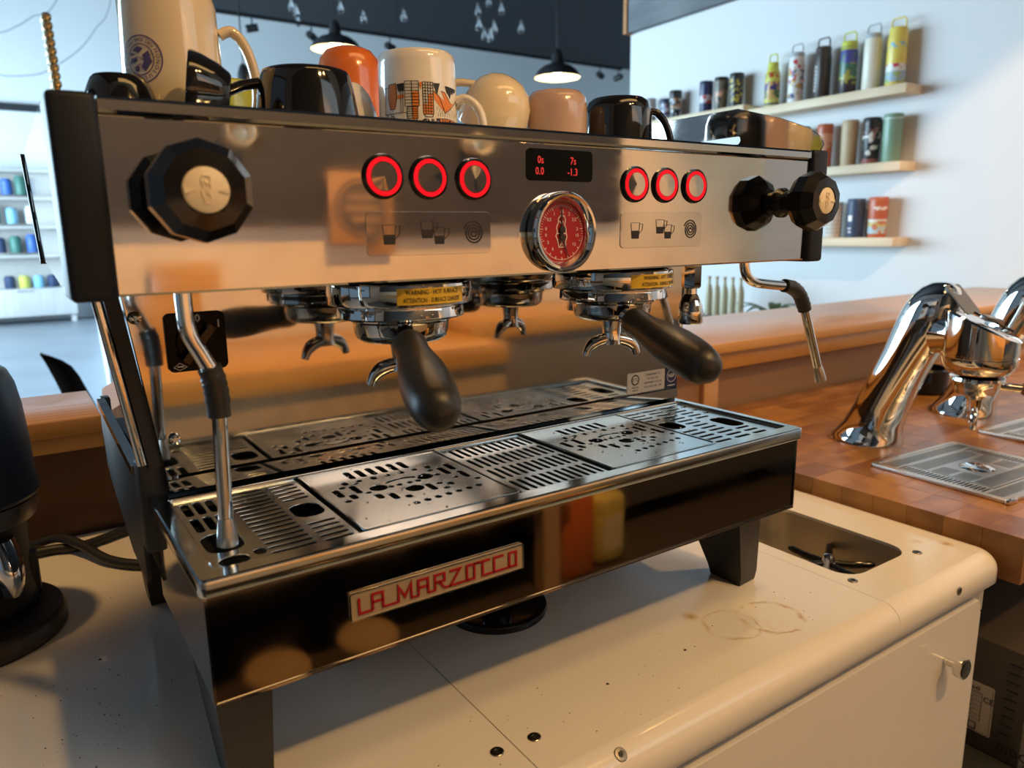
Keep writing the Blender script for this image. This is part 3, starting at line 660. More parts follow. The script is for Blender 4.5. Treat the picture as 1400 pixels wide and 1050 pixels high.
def insert(xc):
    H = []
    P = lambda u, v, w, h: H.append(slot(xc+u-w*.57, xc+u+w*.57, .089+v-h*.53, .089+v+h*.53))
    for k in range(6): P(-.030+.0105*k, .052, .0048, .021)
    for k in range(7): P(-.042+.0135*k, .033, .0045, .006 if k % 2 else .008)
    for u, v, h in ((-.056, .012, .020), (-.048, .024, .006), (-.040, .014, .022), (-.048, -.002, .012), (-.056, -.010, .006), (-.034, .028, .004), (-.034, .000, .005)): P(u, v, .0048, h)
    for u, v, h in ((.036, .022, .006), (.036, .008, .006), (.046, .014, .022), (.056, .022, .020), (.056, -.004, .020), (.046, -.008, .005), (.060, -.022, .006)): P(u, v, .0048, h)
    H.append(circ(xc-.022, .095, .0078, 18)); H.append(circ(xc+.024, .099, .0078, 18)); H.append(circ(xc+.003, .076, .0080, 18))
    o1 = arc((xc+.002, .080), 122, 52, .0285, 10); o2 = arc((xc+.002, .080), 52, 122, .0245, 10); H.append(o1+o2)
    for u in (-.012, -.004, .006, .014): P(u, .003, .0042, .006)
    for u, v, h in ((-.030, -.014, .012), (-.020, -.020, .016), (-.010, -.028, .008), (.016, -.018, .018), (.026, -.014, .006), (.026, -.028, .006), (.034, -.020, .008)): P(u, v, .0048, h)
    for k in range(7): P(-.012+.0105*k, -.046+.0012*k, .0046, .0065)
    g_ = mk('drip_insert', MB().flat([rrect(xc-.0692, xc+.0692, .0150, .1640, .003)]+H, .0022, .0004, tr(0, 0, ZG+.0013)), GRATE, M_, 20)
    mk('insert_edge', MB().flat([rrect(xc-.0700, xc+.0700, .0138, .1650, .003), rrect(xc-.0678, xc+.0678, .0162, .1624, .002)], .0035, .0004, tr(0, 0, ZG+.0008)), TRAYST, g_)
insert(-.1200); insert(.1235)
DROP, _t, _p = newmat('water_drop'); _p.inputs['Transmission Weight'].default_value = 1; _p.inputs['Roughness'].default_value = 0; _p.inputs['IOR'].default_value = 1.33
random.seed(5); b = MB()
for k in range(130):
    c = random.choice((-.12, .1235)); x = random.gauss(c, .034); y = min(.158, max(.02, random.gauss(.09, .035))); r_ = random.uniform(.0005, .0013)
    b.lathe([(r_, 0), (r_*.85, r_*.45), (r_*.45, r_*.75), (0, r_*.85)], tr(x, y, ZG+.0034), 7)
mk('water_droplets', b, DROP, M_, 60, kind='stuff')
# ---- lower front panel, nameplate
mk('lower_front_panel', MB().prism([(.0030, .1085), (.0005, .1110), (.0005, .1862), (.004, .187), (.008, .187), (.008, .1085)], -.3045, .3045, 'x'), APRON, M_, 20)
mk('panel_edge', MB().prism([(.0000, .1075), (-.0012, .1082), (-.0012, .1098), (.0000, .1106), (.009, .1106), (.009, .1075)], -.3058, .3058, 'x').box(-.3064, -.3046, -.0008, .009, .1107, .1872).box(.3046, .3064, -.0008, .009, .1107, .1872), STEEL, M_)
for s in (-1, 1):
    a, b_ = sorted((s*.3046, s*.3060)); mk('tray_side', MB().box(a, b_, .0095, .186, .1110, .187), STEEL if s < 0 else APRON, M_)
mk('tray_floor', MB().box(-.304, .304, .0095, .2, .1080, .1095), BLACKMT, M_)
bd = mk('nameplate', MB().flat([rrect(-.2105, -.0590, .1385, .1605, .0016)], .0018, .0004, FRONT(0, .0003, 0)), BADGE, M_)
LET = {'L': [[(0, 1), (0, 0), (.95, 0)]], 'A': [[(0, 0), (0, 1), (.75, 1), (.75, 0)], [(0, .5), (.75, .5)]], 'M': [[(0, 0), (0, 1), (.48, .22), (.96, 1), (.96, 0)]],
       'R': [[(0, 0), (0, 1), (.75, 1), (.75, .5), (0, .5)], [(.30, .5), (.75, 0)]], 'Z': [[(0, 1), (.85, 1), (0, 0), (.9, 0)]], 'O': [[(0, 0), (0, 1), (.62, 1), (.62, 0), (0, 0)]],
       'T': [[(-.1, 1), (1.0, 1)], [(.36, 1), (.36, 0), (.9, 0)]], 'C': [[(.85, 1), (0, 1), (0, 0), (.85, 0)]]}
b = MB(); F = FRONT(0, -.0019, 0); hgt = .0120; z0 = .1436; x = -.2035; wl_ = .0098
seq = [('L', .95), ('A', .75), ('_', 1.15), ('M', .96), ('-', .55), ('A', .75), ('-', .55), ('R', .75), ('-', .45), ('Z', .9), ('-', .5), ('O', .62), ('^', .35), ('T', .9), ('-', .45), ('C', .85), ('-', .5), ('O', .62)]
tot = sum(w for _, w in seq); wl_ = .1370/tot
for ch, w in seq:
    if ch in '_-': b.stroke([(x-.0004, z0), (x+w*wl_+.0004, z0)], .0016, F, .0006)
    elif ch == '^': b.stroke([(x-.0004, z0+hgt), (x+w*wl_+.0004, z0+hgt)], .0016, F, .0006)
    else:
        for st_ in LET[ch]: b.stroke([(x+p[0]*wl_, z0+p[1]*hgt) for p in st_], .0019, F, .0006)
    x += w*wl_
mk('nameplate_lettering', b, REDEN, bd, 0)
b = MB().flat([rrect(-.2105, -.0590, .1385, .1605, .0016), rrect(-.2095, -.0600, .1395, .1595, .0012)], .0006, .0001, FRONT(0, -.0016, 0)); mk('nameplate_border', b, CHROME, bd)
# ---- legs
LEGM = pm('black_cast_leg', (.016, .015, .014), .42, bmp=.6, bscale=700)
for s in (-1, 1):
    for yb0, yb1, yt0, yt1 in ((.048, .092, .040, .138), (.405, .440, .385, .44)):
        xi0, xi1, xt0, xt1 = .262, .292, .257, .300
        if s > 0: xi0, xi1, xt0, xt1 = .284, .314, .266, .306
        def q(x): return s*x
        mk('leg', MB().loft([[(q(xi0), yb0, .0005), (q(xi1), yb0+.003, .0005), (q(xi1), yb1, .0005), (q(xi0), yb1, .0005)], [(q(xi0-.001), yb0-.002, .012), (q(xi1+.001), yb0+.001, .012), (q(xi1+.001), yb1+.004, .012), (q(xi0-.001), yb1+.004, .012)],
            [(q(xt0), yt0, .1075), (q(xt1), yt0, .1075), (q(xt1), yt1, .1075), (q(xt0), yt1, .1075)]]), LEGM, M_, 20)
# ---- group heads
for gx in (-.1175, .1145):
    gy = .087; T = tr(gx, gy, 0)
    gh = mk('group_head', MB().lathe([(.040, .381), (.046, .378), (.0565, .3755), (.0592, .3735), (.0596, .3700), (.0596, .3590), (.0585, .3570), (.0540, .3560), (.0515, .3555), (.0520, .3545), (.0525, .3470), (.0515, .3458), (.046, .3455), (.0, .3455)], T, 64), CHROME, M_)
    for k in range(10):
        a = 2*PI*k/10; mk('collar_lug', MB().rbox(-.004, .004, -.0022, .0012, .347, .3548, .0006, 1, T @ rot('Z', 36*k+10) @ tr(0, -.0526, 0)), CHROME, gh) if k in (2, 5, 8) else None
    a0, a1 = (-118, -62) if gx < 0 else (-115, -48)
    vs = []; n_ = 20; r_ = .0600
    for k in range(n_+1):
        a = math.radians(a0+(a1-a0)*k/n_)
        for z in (.3592, .3715): vs.append((gx+r_*math.cos(a), gy+r_*math.sin(a), z))
    lb = mk('warning_label', MB().add(vs, [(2*k, 2*k+2, 2*k+3, 2*k+1) for k in range(n_)]), YELLOWL, gh, 60)
    t_ = MB().text('WARNING - HOT SURFACE', .0050, None, 'CENTER', .00004, xs=.74).text('ATTENTION - SURFACE CHAUDE', .0050, tr(0, -.0060, 0), 'CENTER', .00004, xs=.66)
    am = math.radians((a0+a1)/2); b = MB()
    b.v = [(gx+(r_+.0003+v[2])*math.cos(am+v[0]/r_), gy+(r_+.0003+v[2])*math.sin(am+v[0]/r_), .3684+v[1]) for v in t_.v]; b.f = t_.f
    mk('label_lettering', b, BLACKP, lb, 0)
# ---- steam wands and water spout
def wand(name_, pts, grip, pts2, lab=None):
    w_ = mk('steam_wand', MB().tube(smooth_path(pts), .0055, 16), CHROME, M_)
    gp = smooth_path(grip, 5); n_ = len(gp)
    mk('wand_grip', MB().tube(gp, [.0078+(.0007 if (3 < i < n_-4 and i % 2) else 0) for i in range(n_)], 18), BLACKSOFT, w_)
    e = V(pts2[-1]); d = (V(pts2[-1])-V(pts2[0])).normalized()
    mk('wand_tube', MB().tube(pts2, .0052, 16), CHROME, w_)
    mk('wand_tip', MB().tube([e-d*.002, e+d*.006, e+d*.018, e+d*.0195], [.0052, .0066, .0074, .0045], 18), BRUSHED, w_)
wand('l', [(-.2905, .05, .380), (-.2905, .05, .366), (-.2895, .05, .350), (-.2835, .05, .336), (-.2785, .05, .325)], [(-.2788, .05, .3255), (-.2768, .05, .318), (-.2755, .05, .306), (-.2752, .05, .291)], [(-.2752, .05, .292), (-.2775, .05, .216)])
wand('r', [(.2870, .065, .380), (.2875, .065, .371), (.292, .0648, .3605), (.304, .0645, .3535), (.325, .064, .3500), (.3575, .0635, .3465)], [(.3570, .0635, .3466), (.370, .063, .344), (.384, .0625, .336), (.3935, .062, .322), (.3965, .062, .316)], [(.3962, .062, .317), (.4285, .061, .243)])
ws = mk('water_spout', MB().lathe([(.0105, .382), (.0105, .352), (.009, .350)], tr(.2225, .082, 0), 6).lathe([(.0065, .352), (.0065, .344), (.009, .341), (.0125, .332), (.0135, .326), (.0135, .314), (.0120, .312), (.0105, .312), (.0105, .316), (0, .316)], tr(.2225, .082, 0), 28), CHROME, M_)
# ---- portafilters (locked in but they lift out)
def portafilter(gx, lab):
    gy = .087; t = thing('portafilter', lab, 'portafilter', (gx, gy, .30), 'portafilters locked in the group heads')
    T = tr(gx, gy, 0)
    mk('basket_holder', MB().lathe([(.0, .3453), (.0415, .3453), (.0425, .3435), (.0395, .3415), (.0385, .3330), (.0370, .3290), (.0330, .3262), (.020, .3250), (.013, .3240), (0, .3240)], T, 48), CHROME, t)
    d = V((-.068, -.187, -.029)).normalized(); c0 = V((gx, gy, .3365))
    mk('handle_neck', MB().tube([c0+d*.030, c0+d*.045, c0+d*.060], [.0085, .0072, .0072], 16), CHROME, t)
    Mh = axis_to(c0, d)
    mk('handle', MB().lathe([(.0, .054), (.0105, .054), (.0125, .0555), (.0132, .059), (.0130, .066), (.0128, .075), (.0134, .092), (.0152, .112), (.0170, .132), (.0176, .150), (.0174, .166), (.0165, .180), (.0148, .191), (.0120, .1985), (.007, .2025), (0, .2035)], Mh, 40), BLACKSOFT, t, 60)
    mk('spout_stem', MB().lathe([(.0105, .3245), (.0095, .318), (.0088, .306), (.0100, .300), (0, .2985)], T, 24), CHROME, t)
    px = V((-d.y, d.x, 0)).normalized()*-1
    for q in (-1, 1):
        c1 = V((gx, gy, .302)); P_ = [c1+px*q*u+V((0, 0, z)) for u, z in ((0, .003), (.009, .0025), (.018, -.0005), (.0245, -.0065), (.0275, -.0135))]
        mk('spout', MB().tube(smooth_path(P_, 4), [.0062]*9+[.0060, .0056, .0052, .0048, .0044, .0042, .004, .0038], 14), CHROME, t)
portafilter(-.1175, 'portafilter with black handle in the group head left of the gauge')
portafilter(.1145, 'portafilter with black handle in the group head right of the gauge')
# ---- round rubber cover and cords under the machine
single('rubber_grommet', MB().lathe([(.0, 0), (.0560, 0), (.0570, .003), (.0560, .0075), (.0520, .0085), (.0480, .0070), (.016, .0065), (.014, .020), (.010, .022), (0, .022)], tr(.024, .172, .0002), 56), BLACKGL, 'round black rubber cover lying under the espresso machine', 'rubber cover')
# ================================================================ CUPS ON THE WARMER
ZC = .4745
for o in [o for o in M_.children if o.name.startswith('cup_tray')]:
    for v in o.data.vertices: v.co.z += .0115
ZC = .4862
def ceramic(n, col, rough=.12, var=.02): return pm(n, col, rough, var=var, vscale=6, coat=.6)
CER_CREAM = ceramic('cream_glaze', (.74, .60, .38)); CER_BLACK = ceramic('black_glaze', (.010, .009, .009), .08); CER_ORANGE = ceramic('orange_glaze', (.74, .17, .03), .2, .06)
CER_PINK = ceramic('dusty_pink_glaze', (.53, .37, .31), .18, .08); CER_LIME = ceramic('lime_glaze', (.42, .48, .07), .25); CER_WHITE = ceramic('white_glaze', (.80, .76, .70)); CER_TAN = ceramic('warm_cream_glaze', (.80, .68, .48))
def cup_body(prof, t=.0032):
    """outer profile from rim (z=0, the cup stands on its rim) to foot, with an inner wall"""
    inner = [(max(r-t, .0005), min(z, prof[-1][1]-t*1.4)) for r, z in prof if r > t][::-1]
    return MB().lathe([(r, z) for r, z in inner if True][0:0]+[(0, prof[-1][1]-t*1.4)]+inner+prof, None, 48, cap=False)
def mug(label, mat, x, y, prof, handle=None, hang=None, inner=None, M=None, name='mug', rot_z=0, cat='mug', z=ZC, group='cups on top of the espresso machine'):
    t = thing(name, label, cat, (0, 0, 0), group); BASE[t] = V((0, 0, 0))
    mk('cup_body', cup_body(prof), mat, t, 50, local=True)
    if handle:
        zs = smooth_path([(p[0], 0, p[1]) for p in handle], 6)
        b = MB(); n_ = len(zs); rings = []
        for i, p in enumerate(zs):
            d = (zs[min(i+1, n_-1)]-zs[max(i-1, 0)]).normalized(); nn = V((-d.z, 0, d.x))
            rings.append([tuple(p+nn*.0042*math.cos(2*PI*k/12)+V((0, .0066*math.sin(2*PI*k/12), 0))) for k in range(12)])
        b.loft(rings); mk('handle', b, mat, t, 60, local=True)
    if M is None: t.location = (x, y, z); t.rotation_euler = (0, 0, math.radians(rot_z))
    else: t.matrix_world = M
    return t
def wrap(flat, cx, cy_, z0, a0, rfun, eps=.0004, flip=True):
    b = MB(); b.f = flat.f
    for u, v, w in flat.v:
        if flip: u, v = -u, -v
        z = z0+v; r = rfun(z)+eps+w; a = math.radians(a0)+u/r
        b.v.append((cx+r*math.cos(a), cy_+r*math.sin(a), z))
    return b
def sub(flat, n=2):
    bm = bmesh.new(); vs = [bm.verts.new(v) for v in flat.v]; bm.verts.index_update()
    for f in flat.f:
        try: bm.faces.new([vs[i] for i in f])
        except ValueError: pass
    bmesh.ops.triangulate(bm, faces=bm.faces[:])
    for _ in range(n):
        es = [e for e in bm.edges if e.calc_length() > .004]
        if es: bmesh.ops.subdivide_edges(bm, edges=es, cuts=1); bmesh.ops.triangulate(bm, faces=[f for f in bm.faces if len(f.verts) > 3])
    b = MB(); return b.bm(bm)
# tall cream mug with the round emblem
hx, hy = -.2555, .188; HP = [(.0385, 0), (.0392, .002), (.0385, .02), (.0368, .05), (.0356, .080), (.0352, .100), (.0338, .1065), (.0300, .1095), (.027, .1080), (0, .1080)]
hm = mug('tall cream mug upside down with a round purple emblem', CER_TAN, hx, hy, HP, [(.036, .082), (.046, .086), (.056, .074), (.062, .050), (.060, .026), (.050, .016), (.037, .018)], rot_z=-8)
PURP = pm('purple_print', (.10, .075, .22), .4)
rf = lambda z: .0366-(z-ZC-.055)*.036
fl = MB().flat([circ(0, 0, .0172, 40), circ(0, 0, .0163, 40)], .0001).flat([circ(0, 0, .0112, 32), circ(0, 0, .0105, 32)], .0001)
def ring_text(s, r, a0, a1, size, inside=False):
    for i, ch in enumerate(s):
        a = a0+(a1-a0)*i/max(1, len(s)-1)
        M = rot('Z', a+(90 if inside else -90)) if False else tr(r*math.cos(math.radians(a)), r*math.sin(math.radians(a)), 0) @ rot('Z', a-90 if not inside else a+90)
        if ch != ' ': fl.text(ch, size, M, 'CENTER', .00005)
ring_text('HONOLULU COFFEE', .0137, 205, -25, .0042); ring_text('PURE KONA 1991', .0138, 222, 318, .0030, True)
for p_ in ([(-.0095, .002), (-.004, .0085), (-.001, .0055), (-.0035, .001), (-.002, -.003), (-.007, -.006)], [(.001, .0085), (.005, .0078), (.0035, .0045), (.0008, .005)], [(.002, .001), (.0095, .0025), (.0075, -.0015), (.003, -.0012)], [(-.003, -.0075), (.001, -.0045), (.006, -.0065), (.0015, -.0095)], [(.0045, -.0035), (.0092, -.003), (.0078, -.0055)]): fl.flat([p_], .0001)
for p_ in ([(-.009, -.0035), (-.003, .0005), (.002, -.002), (.008, .0)], [(-.006, .0065), (0, .003), (.006, .006)]): fl.stroke(p_, .0005, None, .0001)
eb = wrap(sub(fl, 1), hx, hy, .5405, -137, rf)
e_ = mk('emblem', eb, PURP, None, 0); e_.parent = hm; e_.matrix_parent_inverse = (Mx.Translation(hm.location) @ rot('Z', -8)).inverted()
# low black cups at the left
mug('small black espresso cup upside down by the left cap', CER_BLACK, -.300, .150, [(.029, 0), (.0295, .002), (.027, .014), (.0215, .030), (.0185, .0365), (.0165, .0385), (.0155, .0375), (0, .0375)], name='espresso_cup', cat='cup')
Mt = tr(-.2535, .118, ZC+.0285) @ rot('Z', -12) @ rot('Y', 98) @ tr(0, 0, -.008)
mug('small black cup lying on its side beside the tall cream mug', CER_BLACK, 0, 0, [(.026, 0), (.0265, .002), (.0250, .008), (.0205, .020), (.0160, .0275), (.0145, .029), (0, .029)], M=Mt, name='espresso_cup', cat='cup')
mug('big black cup upside down with an angular handle', CER_BLACK, -.1640, .146, [(.0420, 0), (.0427, .002), (.0412, .018), (.0378, .040), (.0355, .0500), (.0338, .0535), (.0322, .0542), (.0312, .0532), (0, .0532)],
    [(.036, .044), (.050, .041), (.0645, .034), (.0680, .027), (.0660, .013), (.058, .007), (.040, .007)], rot_z=168, name='cappuccino_cup', cat='cup')
mug('lime green cup just showing behind the black cups', CER_LIME, -.165, .395, [(.036, 0), (.0365, .002), (.035, .055), (.034, .082), (.031, .0865), (.029, .0855), (0, .0855)])
mug('plain white cup between the big black cup and the orange one', CER_WHITE, -.086, .263, [(.035, 0), (.0355, .002), (.0352, .024), (.0325, .044), (.027, .060), (.021, .068), (.018, .0705), (.017, .0695), (0, .0695)], name='cappuccino_cup', cat='cup')
mug('orange tumbler upside down behind the printed mug', CER_ORANGE, -.042, .346, [(.0365, 0), (.037, .002), (.0365, .06), (.0345, .100), (.031, .114), (.025, .1215), (.018, .1245), (.012, .1240), (0, .1240)], name='ceramic_tumbler', cat='cup')
# printed mug
px_, py_ = -.031, .208; PP = [(.0372, 0), (.0378, .002), (.0375, .05), (.0372, .083), (.0362, .0900), (.0335, .0930), (.030, .0920), (0, .0920)]
pmug = mug('white mug upside down printed with an orange and black skyline', CER_WHITE, px_, py_, PP, [(.0365, .050), (.046, .053), (.057, .046), (.0625, .033), (.062, .018), (.054, .009), (.0365, .008)], rot_z=-37)
def pw(x, y): return (.0372*math.asin(max(-.98, min(.98, (x-552)/372))), (480-y)*.0001018)
fo = MB(); fk = MB()
def poly(b, pts): b.flat([[pw(*p) for p in pts]], .0001)
def line(pts, w=.00055, c=False): fk.stroke([pw(*p) for p in pts], w, None, .0001, c)
for r_ in ([(285, 445), (350, 440), (356, 560), (335, 660), (292, 660), (278, 560)], [(497, 515), (560, 515), (560, 640), (497, 640)], [(497, 645), (545, 645), (545, 740), (497, 770)], [(645, 530), (693, 530), (693, 705), (645, 705)], [(598, 620), (640, 620), (640, 705), (598, 705)],
           [(690, 500), (745, 545), (800, 585), (768, 498), (800, 510), (855, 600), (880, 590), (842, 650), (800, 692), (745, 630), (705, 580)], [(715, 745), (820, 738), (935, 762), (930, 785), (830, 805), (745, 775)], [(362, 545), (425, 535), (425, 565), (362, 575)], [(562, 440), (592, 430), (580, 500)]): poly(fo, r_)
for r_ in ([(358, 445), (425, 440), (425, 508), (372, 510)], [(697, 437), (757, 435), (728, 540)], [(805, 450), (905, 460), (893, 500), (884, 478), (872, 520), (862, 490), (850, 560), (838, 520), (822, 505)], [(905, 560), (918, 550), (918, 640)]): poly(fk, r_)
for a, b_, c, d, nx_, ny_ in ((430, 560, 425, 640, 2, 8), (447, 545, 645, 745, 2, 5), (597, 693, 432, 708, 4, 11)):
    for k in range(nx_+1): x_ = a+(b_-a)*k/nx_; line([(x_, c), (x_, d)])
    for k in range(ny_+1): y_ = c+(d-c)*k/ny_; line([(a, y_), (b_, y_)])
line([(447, 745), (495, 800), (545, 745)]); line([(610, 708), (614, 732), (684, 732), (688, 708)])
line([(285, 445), (278, 560), (292, 660), (335, 660), (356, 560), (350, 440), (285, 445)]); line([(390, 510), (390, 695)]); line([(410, 510), (410, 695)]); line([(330, 695), (445, 695)])
line([(245, 470), (280, 470)]); line([(250, 470), (245, 700), (330, 700)]); line([(260, 700), (255, 790), (300, 790), (300, 710)]); line([(300, 720), (325, 722), (320, 748), (300, 750)])
line([(690, 500), (745, 545), (800, 692), (855, 640), (915, 540)]); line([(768, 498), (800, 510), (855, 600)]); line([(715, 745), (820, 738), (935, 762), (930, 785), (830, 805), (745, 775), (715, 745)])
for k in range(9):
    x_ = 728+k*21; line([(x_, 640+k % 3*14), (x_, 668+k % 3*14)], .0003); line([(x_+8, 690), (x_+8, 722)], .0003)
for k in range(5):
    for j in range(9): poly(fk, [(290+k*13, 455+j*22), (296+k*13, 455+j*22), (293+k*13, 463+j*22)]) if 287+k*13 < 345 else None
fk.text('PORTLAND', .0115, Mx.Translation((*pw(752, 784), 0)) @ rot('Z', 180), 'CENTER', .00005, xs=.62, off=.0002)
av = -117.0
for nm, fb, mt, ep in (('skyline_fill', fo, pm('orange_print', (.74, .22, .03), .35), .0003), ('skyline_print', fk, BLACKP, .0005)):
    q_ = mk(nm, wrap(sub(fb, 2), px_, py_, ZC+.0575, av, lambda z: .0374, ep, False), mt, None, 0)
    q_.parent = pmug; q_.matrix_parent_inverse = (Mx.Translation((px_, py_, ZC)) @ rot('Z', -37)).inverted()
_m = axis_to((0, 0, 0), V((.35*.83-.25*.56, -.35*.56-.25*.83, .80))).to_3x3().inverted() @ V((-.83, .56, .35)); TIPZ = math.degrees(math.atan2(_m.y, _m.x))
# tilted cream cup, the cup below it, pink and black cups
CP = [(.0385, 0), (.039, .002), (.0385, .020), (.0350, .036), (.0280, .048), (.018, .056), (.008, .0592), (0, .0598)]
mug('round cream cup tipped over onto another cream cup', CER_TAN, 0, 0, CP, [(.036, .010), (.046, .009), (.056, .014), (.058, .024), (.048, .033), (.030, .038)], M=axis_to((.0885, .249, .5475), V((.35*.83-.25*.56, -.35*.56-.25*.83, .80))) @ rot('Z', TIPZ) @ tr(0, 0, -.026), name='cappuccino_cup', cat='cup')
mug('low cream cup upside down under the tipped cream cup', CER_CREAM, .040, .262, [(.034, 0), (.0345, .002), (.033, .012), (.027, .026), (.020, .032), (.018, .0345), (.017, .0335), (0, .0335)], name='cappuccino_cup', cat='cup')
mug('dusty pink cup upside down beside the tipped cream cup', CER_PINK, .160, .236, [(.0335, 0), (.034, .002), (.0352, .03), (.0352, .062), (.0335, .073), (.028, .0795), (.0235, .0805), (.0225, .0795), (0, .0795)], name='ceramic_tumbler', cat='cup')
mug('glossy black cup upside down at the right end of the row', CER_BLACK, .239, .219, [(.0395, 0), (.040, .002), (.0398, .04), (.0388, .062), (.0355, .0725), (.030, .0765), (.0275, .0755), (0, .0755)],
    [(.036, .062), (.046, .060), (.056, .048), (.062, .030), (.064, .012), (.060, .004)], rot_z=-35, name='cappuccino_cup', cat='cup')
# two mugs hanging behind the barista, mirrored in the front panel
for k, (x, z, lab) in enumerate(((.225, .62, 'cream mug on the dark wall mirrored above the left knob'), (1.03, .63, 'cream mug on the dark wall mirrored beside the third button'))):
    hp = MB().tube([(x, -1.858, z+.115), (x, -1.79, z+.115), (x, -1.785, z+.125)], .004, 8)
    h_ = single('wall_hook', hp, BRUSHED, 'steel hook holding the cream mug mirrored %s' % ('above the left knob' if k == 0 else 'beside the third button'), 'hook', 'hooks on the dark wall')
    mug(lab, CER_CREAM, 0, 0, [(.040, 0), (.0405, .002), (.040, .05), (.039, .088), (.036, .094), (0, .094)], [(.039, .075), (.052, .076), (.062, .062), (.062, .034), (.052, .020), (.039, .020)], M=tr(x, -1.78, z+.05) @ rot('X', 90) @ rot('Z', 90) @ tr(-.0, 0, -.05), group='mugs hanging on the dark wall')

# ================================================================ GRINDER, CORDS
G = thing('coffee_grinder', 'dark navy coffee grinder with round black base, cut by the left edge', 'grinder', (-.462, .445, 0))
T = tr(-.462, .445, 0)
NAVY = pm('navy_grinder_shell', (.022, .030, .052), .42, bmp=.08, bscale=800)
mk('base', MB().lathe([(0, 0), (.088, 0), (.0905, .003), (.0905, .019), (.087, .0235), (.066, .0235), (.0645, .0195), (.058, .0195), (.057, .0165), (0, .0165)], T, 72), pm('grinder_base_plastic', (.028, .022, .018), .38, bmp=.2, bscale=700), G)
mk('column', MB().loft([[(-.462+math.cos(2*PI*k/32)*rx, .470+math.sin(2*PI*k/32)*ry, z) for k in range(32)] for z, rx, ry in ((.0175, .068, .052), (.06, .064, .052), (.115, .066, .055), (.128, .072, .060))]), BLACKMT, G, 40)
mk('motor_housing', MB().lathe([(.074, .150), (.0805, .152), (.0825, .156), (.0815, .163), (.0795, .175), (.0785, .215), (.0765, .245), (.073, .268), (.068, .281), (.0645, .2845), (.0635, .284), (.060, .288), (0, .290)], T, 72), NAVY, G, 30)
mk('trim_ring', MB().lathe([(.070, .128), (.0755, .129), (.0785, .1395), (.0785, .1495), (.074, .1498)], T, 64, cap=False), pm('grinder_ring_metal', (.30, .26, .22), .35, metal=1), G)
b = MB(); nn = 10; rings = []
for k in range(nn+1):
    z = .116-.056*k/nn; w = .014+.004*math.sin(k/nn*PI); dpt = .010+.014*math.sin(k/nn*PI*.9)+.006*(k/nn)
    c = V((-.420, .399, z)); ox = V((.75, .66, 0)); oy = V((.40, -.92, 0)).normalized()
    rings.append([tuple(c+ox*w*math.cos(2*PI*j/20)*(.92+.08*math.cos(j))+oy*(dpt*max(-.5, math.sin(2*PI*j/20)))) for j in range(20)])
b.loft(rings); mk('dosing_chute', b, CHROME, G, 50, label='shiny chrome dosing chute')
mk('side_hinge', MB().rbox(-.408, -.392, .462, .480, .018, .075, .004), BLACKMT, G)
CORD = pm('black_cord_rubber', (.012, .012, .013), .5)
single('power_cord', MB().tube(smooth_path([(-.405, .640, .0075), (-.375, .640, .0075), (-.345, .630, .0075), (-.317, .640, .0075), (-.28, .655, .0085), (-.22, .66, .0075), (-.15, .62, .0075)], 8), .0062, 12), CORD, 'black power cord lying farther back, running behind the steel machine', 'cord', 'black cords behind the grinder')
single('power_cord', MB().tube(smooth_path([(-.41, .668, .0075), (-.39, .658, .014), (-.366, .643, .0203), (-.342, .605, .0165), (-.318, .555, .0085), (-.28, .515, .0075), (-.24, .52, .0075), (-.18, .56, .0075)], 8), .0062, 12), CORD, 'black power cord crossing over the other, nearer the steel machine', 'cord', 'black cords behind the grinder')

# ================================================================ TAPS AND TRAYS ON THE BUTCHER BLOCK
TX = .920
tp = thing('espresso_tap', 'chrome swan neck espresso tap with head standing behind the nearer drip tray', 'espresso tap', (TX, .17, .0205), 'chrome taps on the butcher block')
rings = []
for z, yc, ry, rx in ((.0202, .275, .064, .058), (.024, .2745, .0635, .0575), (.032, .271, .058, .053), (.055, .262, .050, .045), (.090, .248, .046, .041), (.130, .232, .0445, .039), (.165, .217, .044, .0375), (.195, .203, .0445, .037), (.225, .191, .046, .0375), (.250, .182, .0465, .038), (.275, .174, .044, .037), (.295, .168, .038, .033), (.309, .164, .028, .025), (.317, .162, .015, .014), (.319, .161, .004, .004)):
    rings.append([(TX+rx*math.copysign(abs(math.cos(2*PI*k/40))**.85, math.cos(2*PI*k/40)), yc+ry*math.copysign(abs(math.sin(2*PI*k/40))**.85, math.sin(2*PI*k/40)), z) for k in range(40)])
mk('column', MB().loft(rings), CHROME2, tp, 60)
b = MB(); n_ = 56; vs = []
hp = [(.0, .168), (.030, .169), (.044, .174), (.0525, .184), (.0550, .193), (.0550, .2005), (.0535, .2015), (.0535, .2045), (.0555, .2055), (.0555, None), (.050, None), (0, None)]
for k in range(n_):
    a = 2*PI*k/n_
    for j, (r_, z) in enumerate(hp):
        x_, y_ = r_*math.cos(a), r_*math.sin(a)
        if z is None: z = .252+y_*.42-x_*.18+(.004 if r_ < .054 else 0)
        vs.append((TX+x_, .092+y_, z))
k_ = len(hp); fs = [(i*k_+t, ((i+1) % n_)*k_+t, ((i+1) % n_)*k_+t+1, i*k_+t+1) for i in range(n_) for t in range(k_-1)]
mk('tap_head', b.add(vs, fs), CHROME2, tp, 35)
mk('neck_bridge', MB().loft([[(TX+w*math.cos(2*PI*k/24), y, zc+h_*math.sin(2*PI*k/24)) for k in range(24)] for y, w, h_, zc in ((.20, .034, .045, .236), (.165, .034, .040, .236), (.135, .038, .034, .236), (.115, .042, .028, .234))]), CHROME2, tp, 60)
fp = frame((TX, .128, .2915), (1, 0, 0), V((0, .045, .052)).normalized())
mk('face_plate', MB().flat([rrect(-.024, .024, -.030, .030, .006)], .002, .0004, fp), pm('grey_face_plate', (.13, .12, .11), .3, metal=.6), tp)
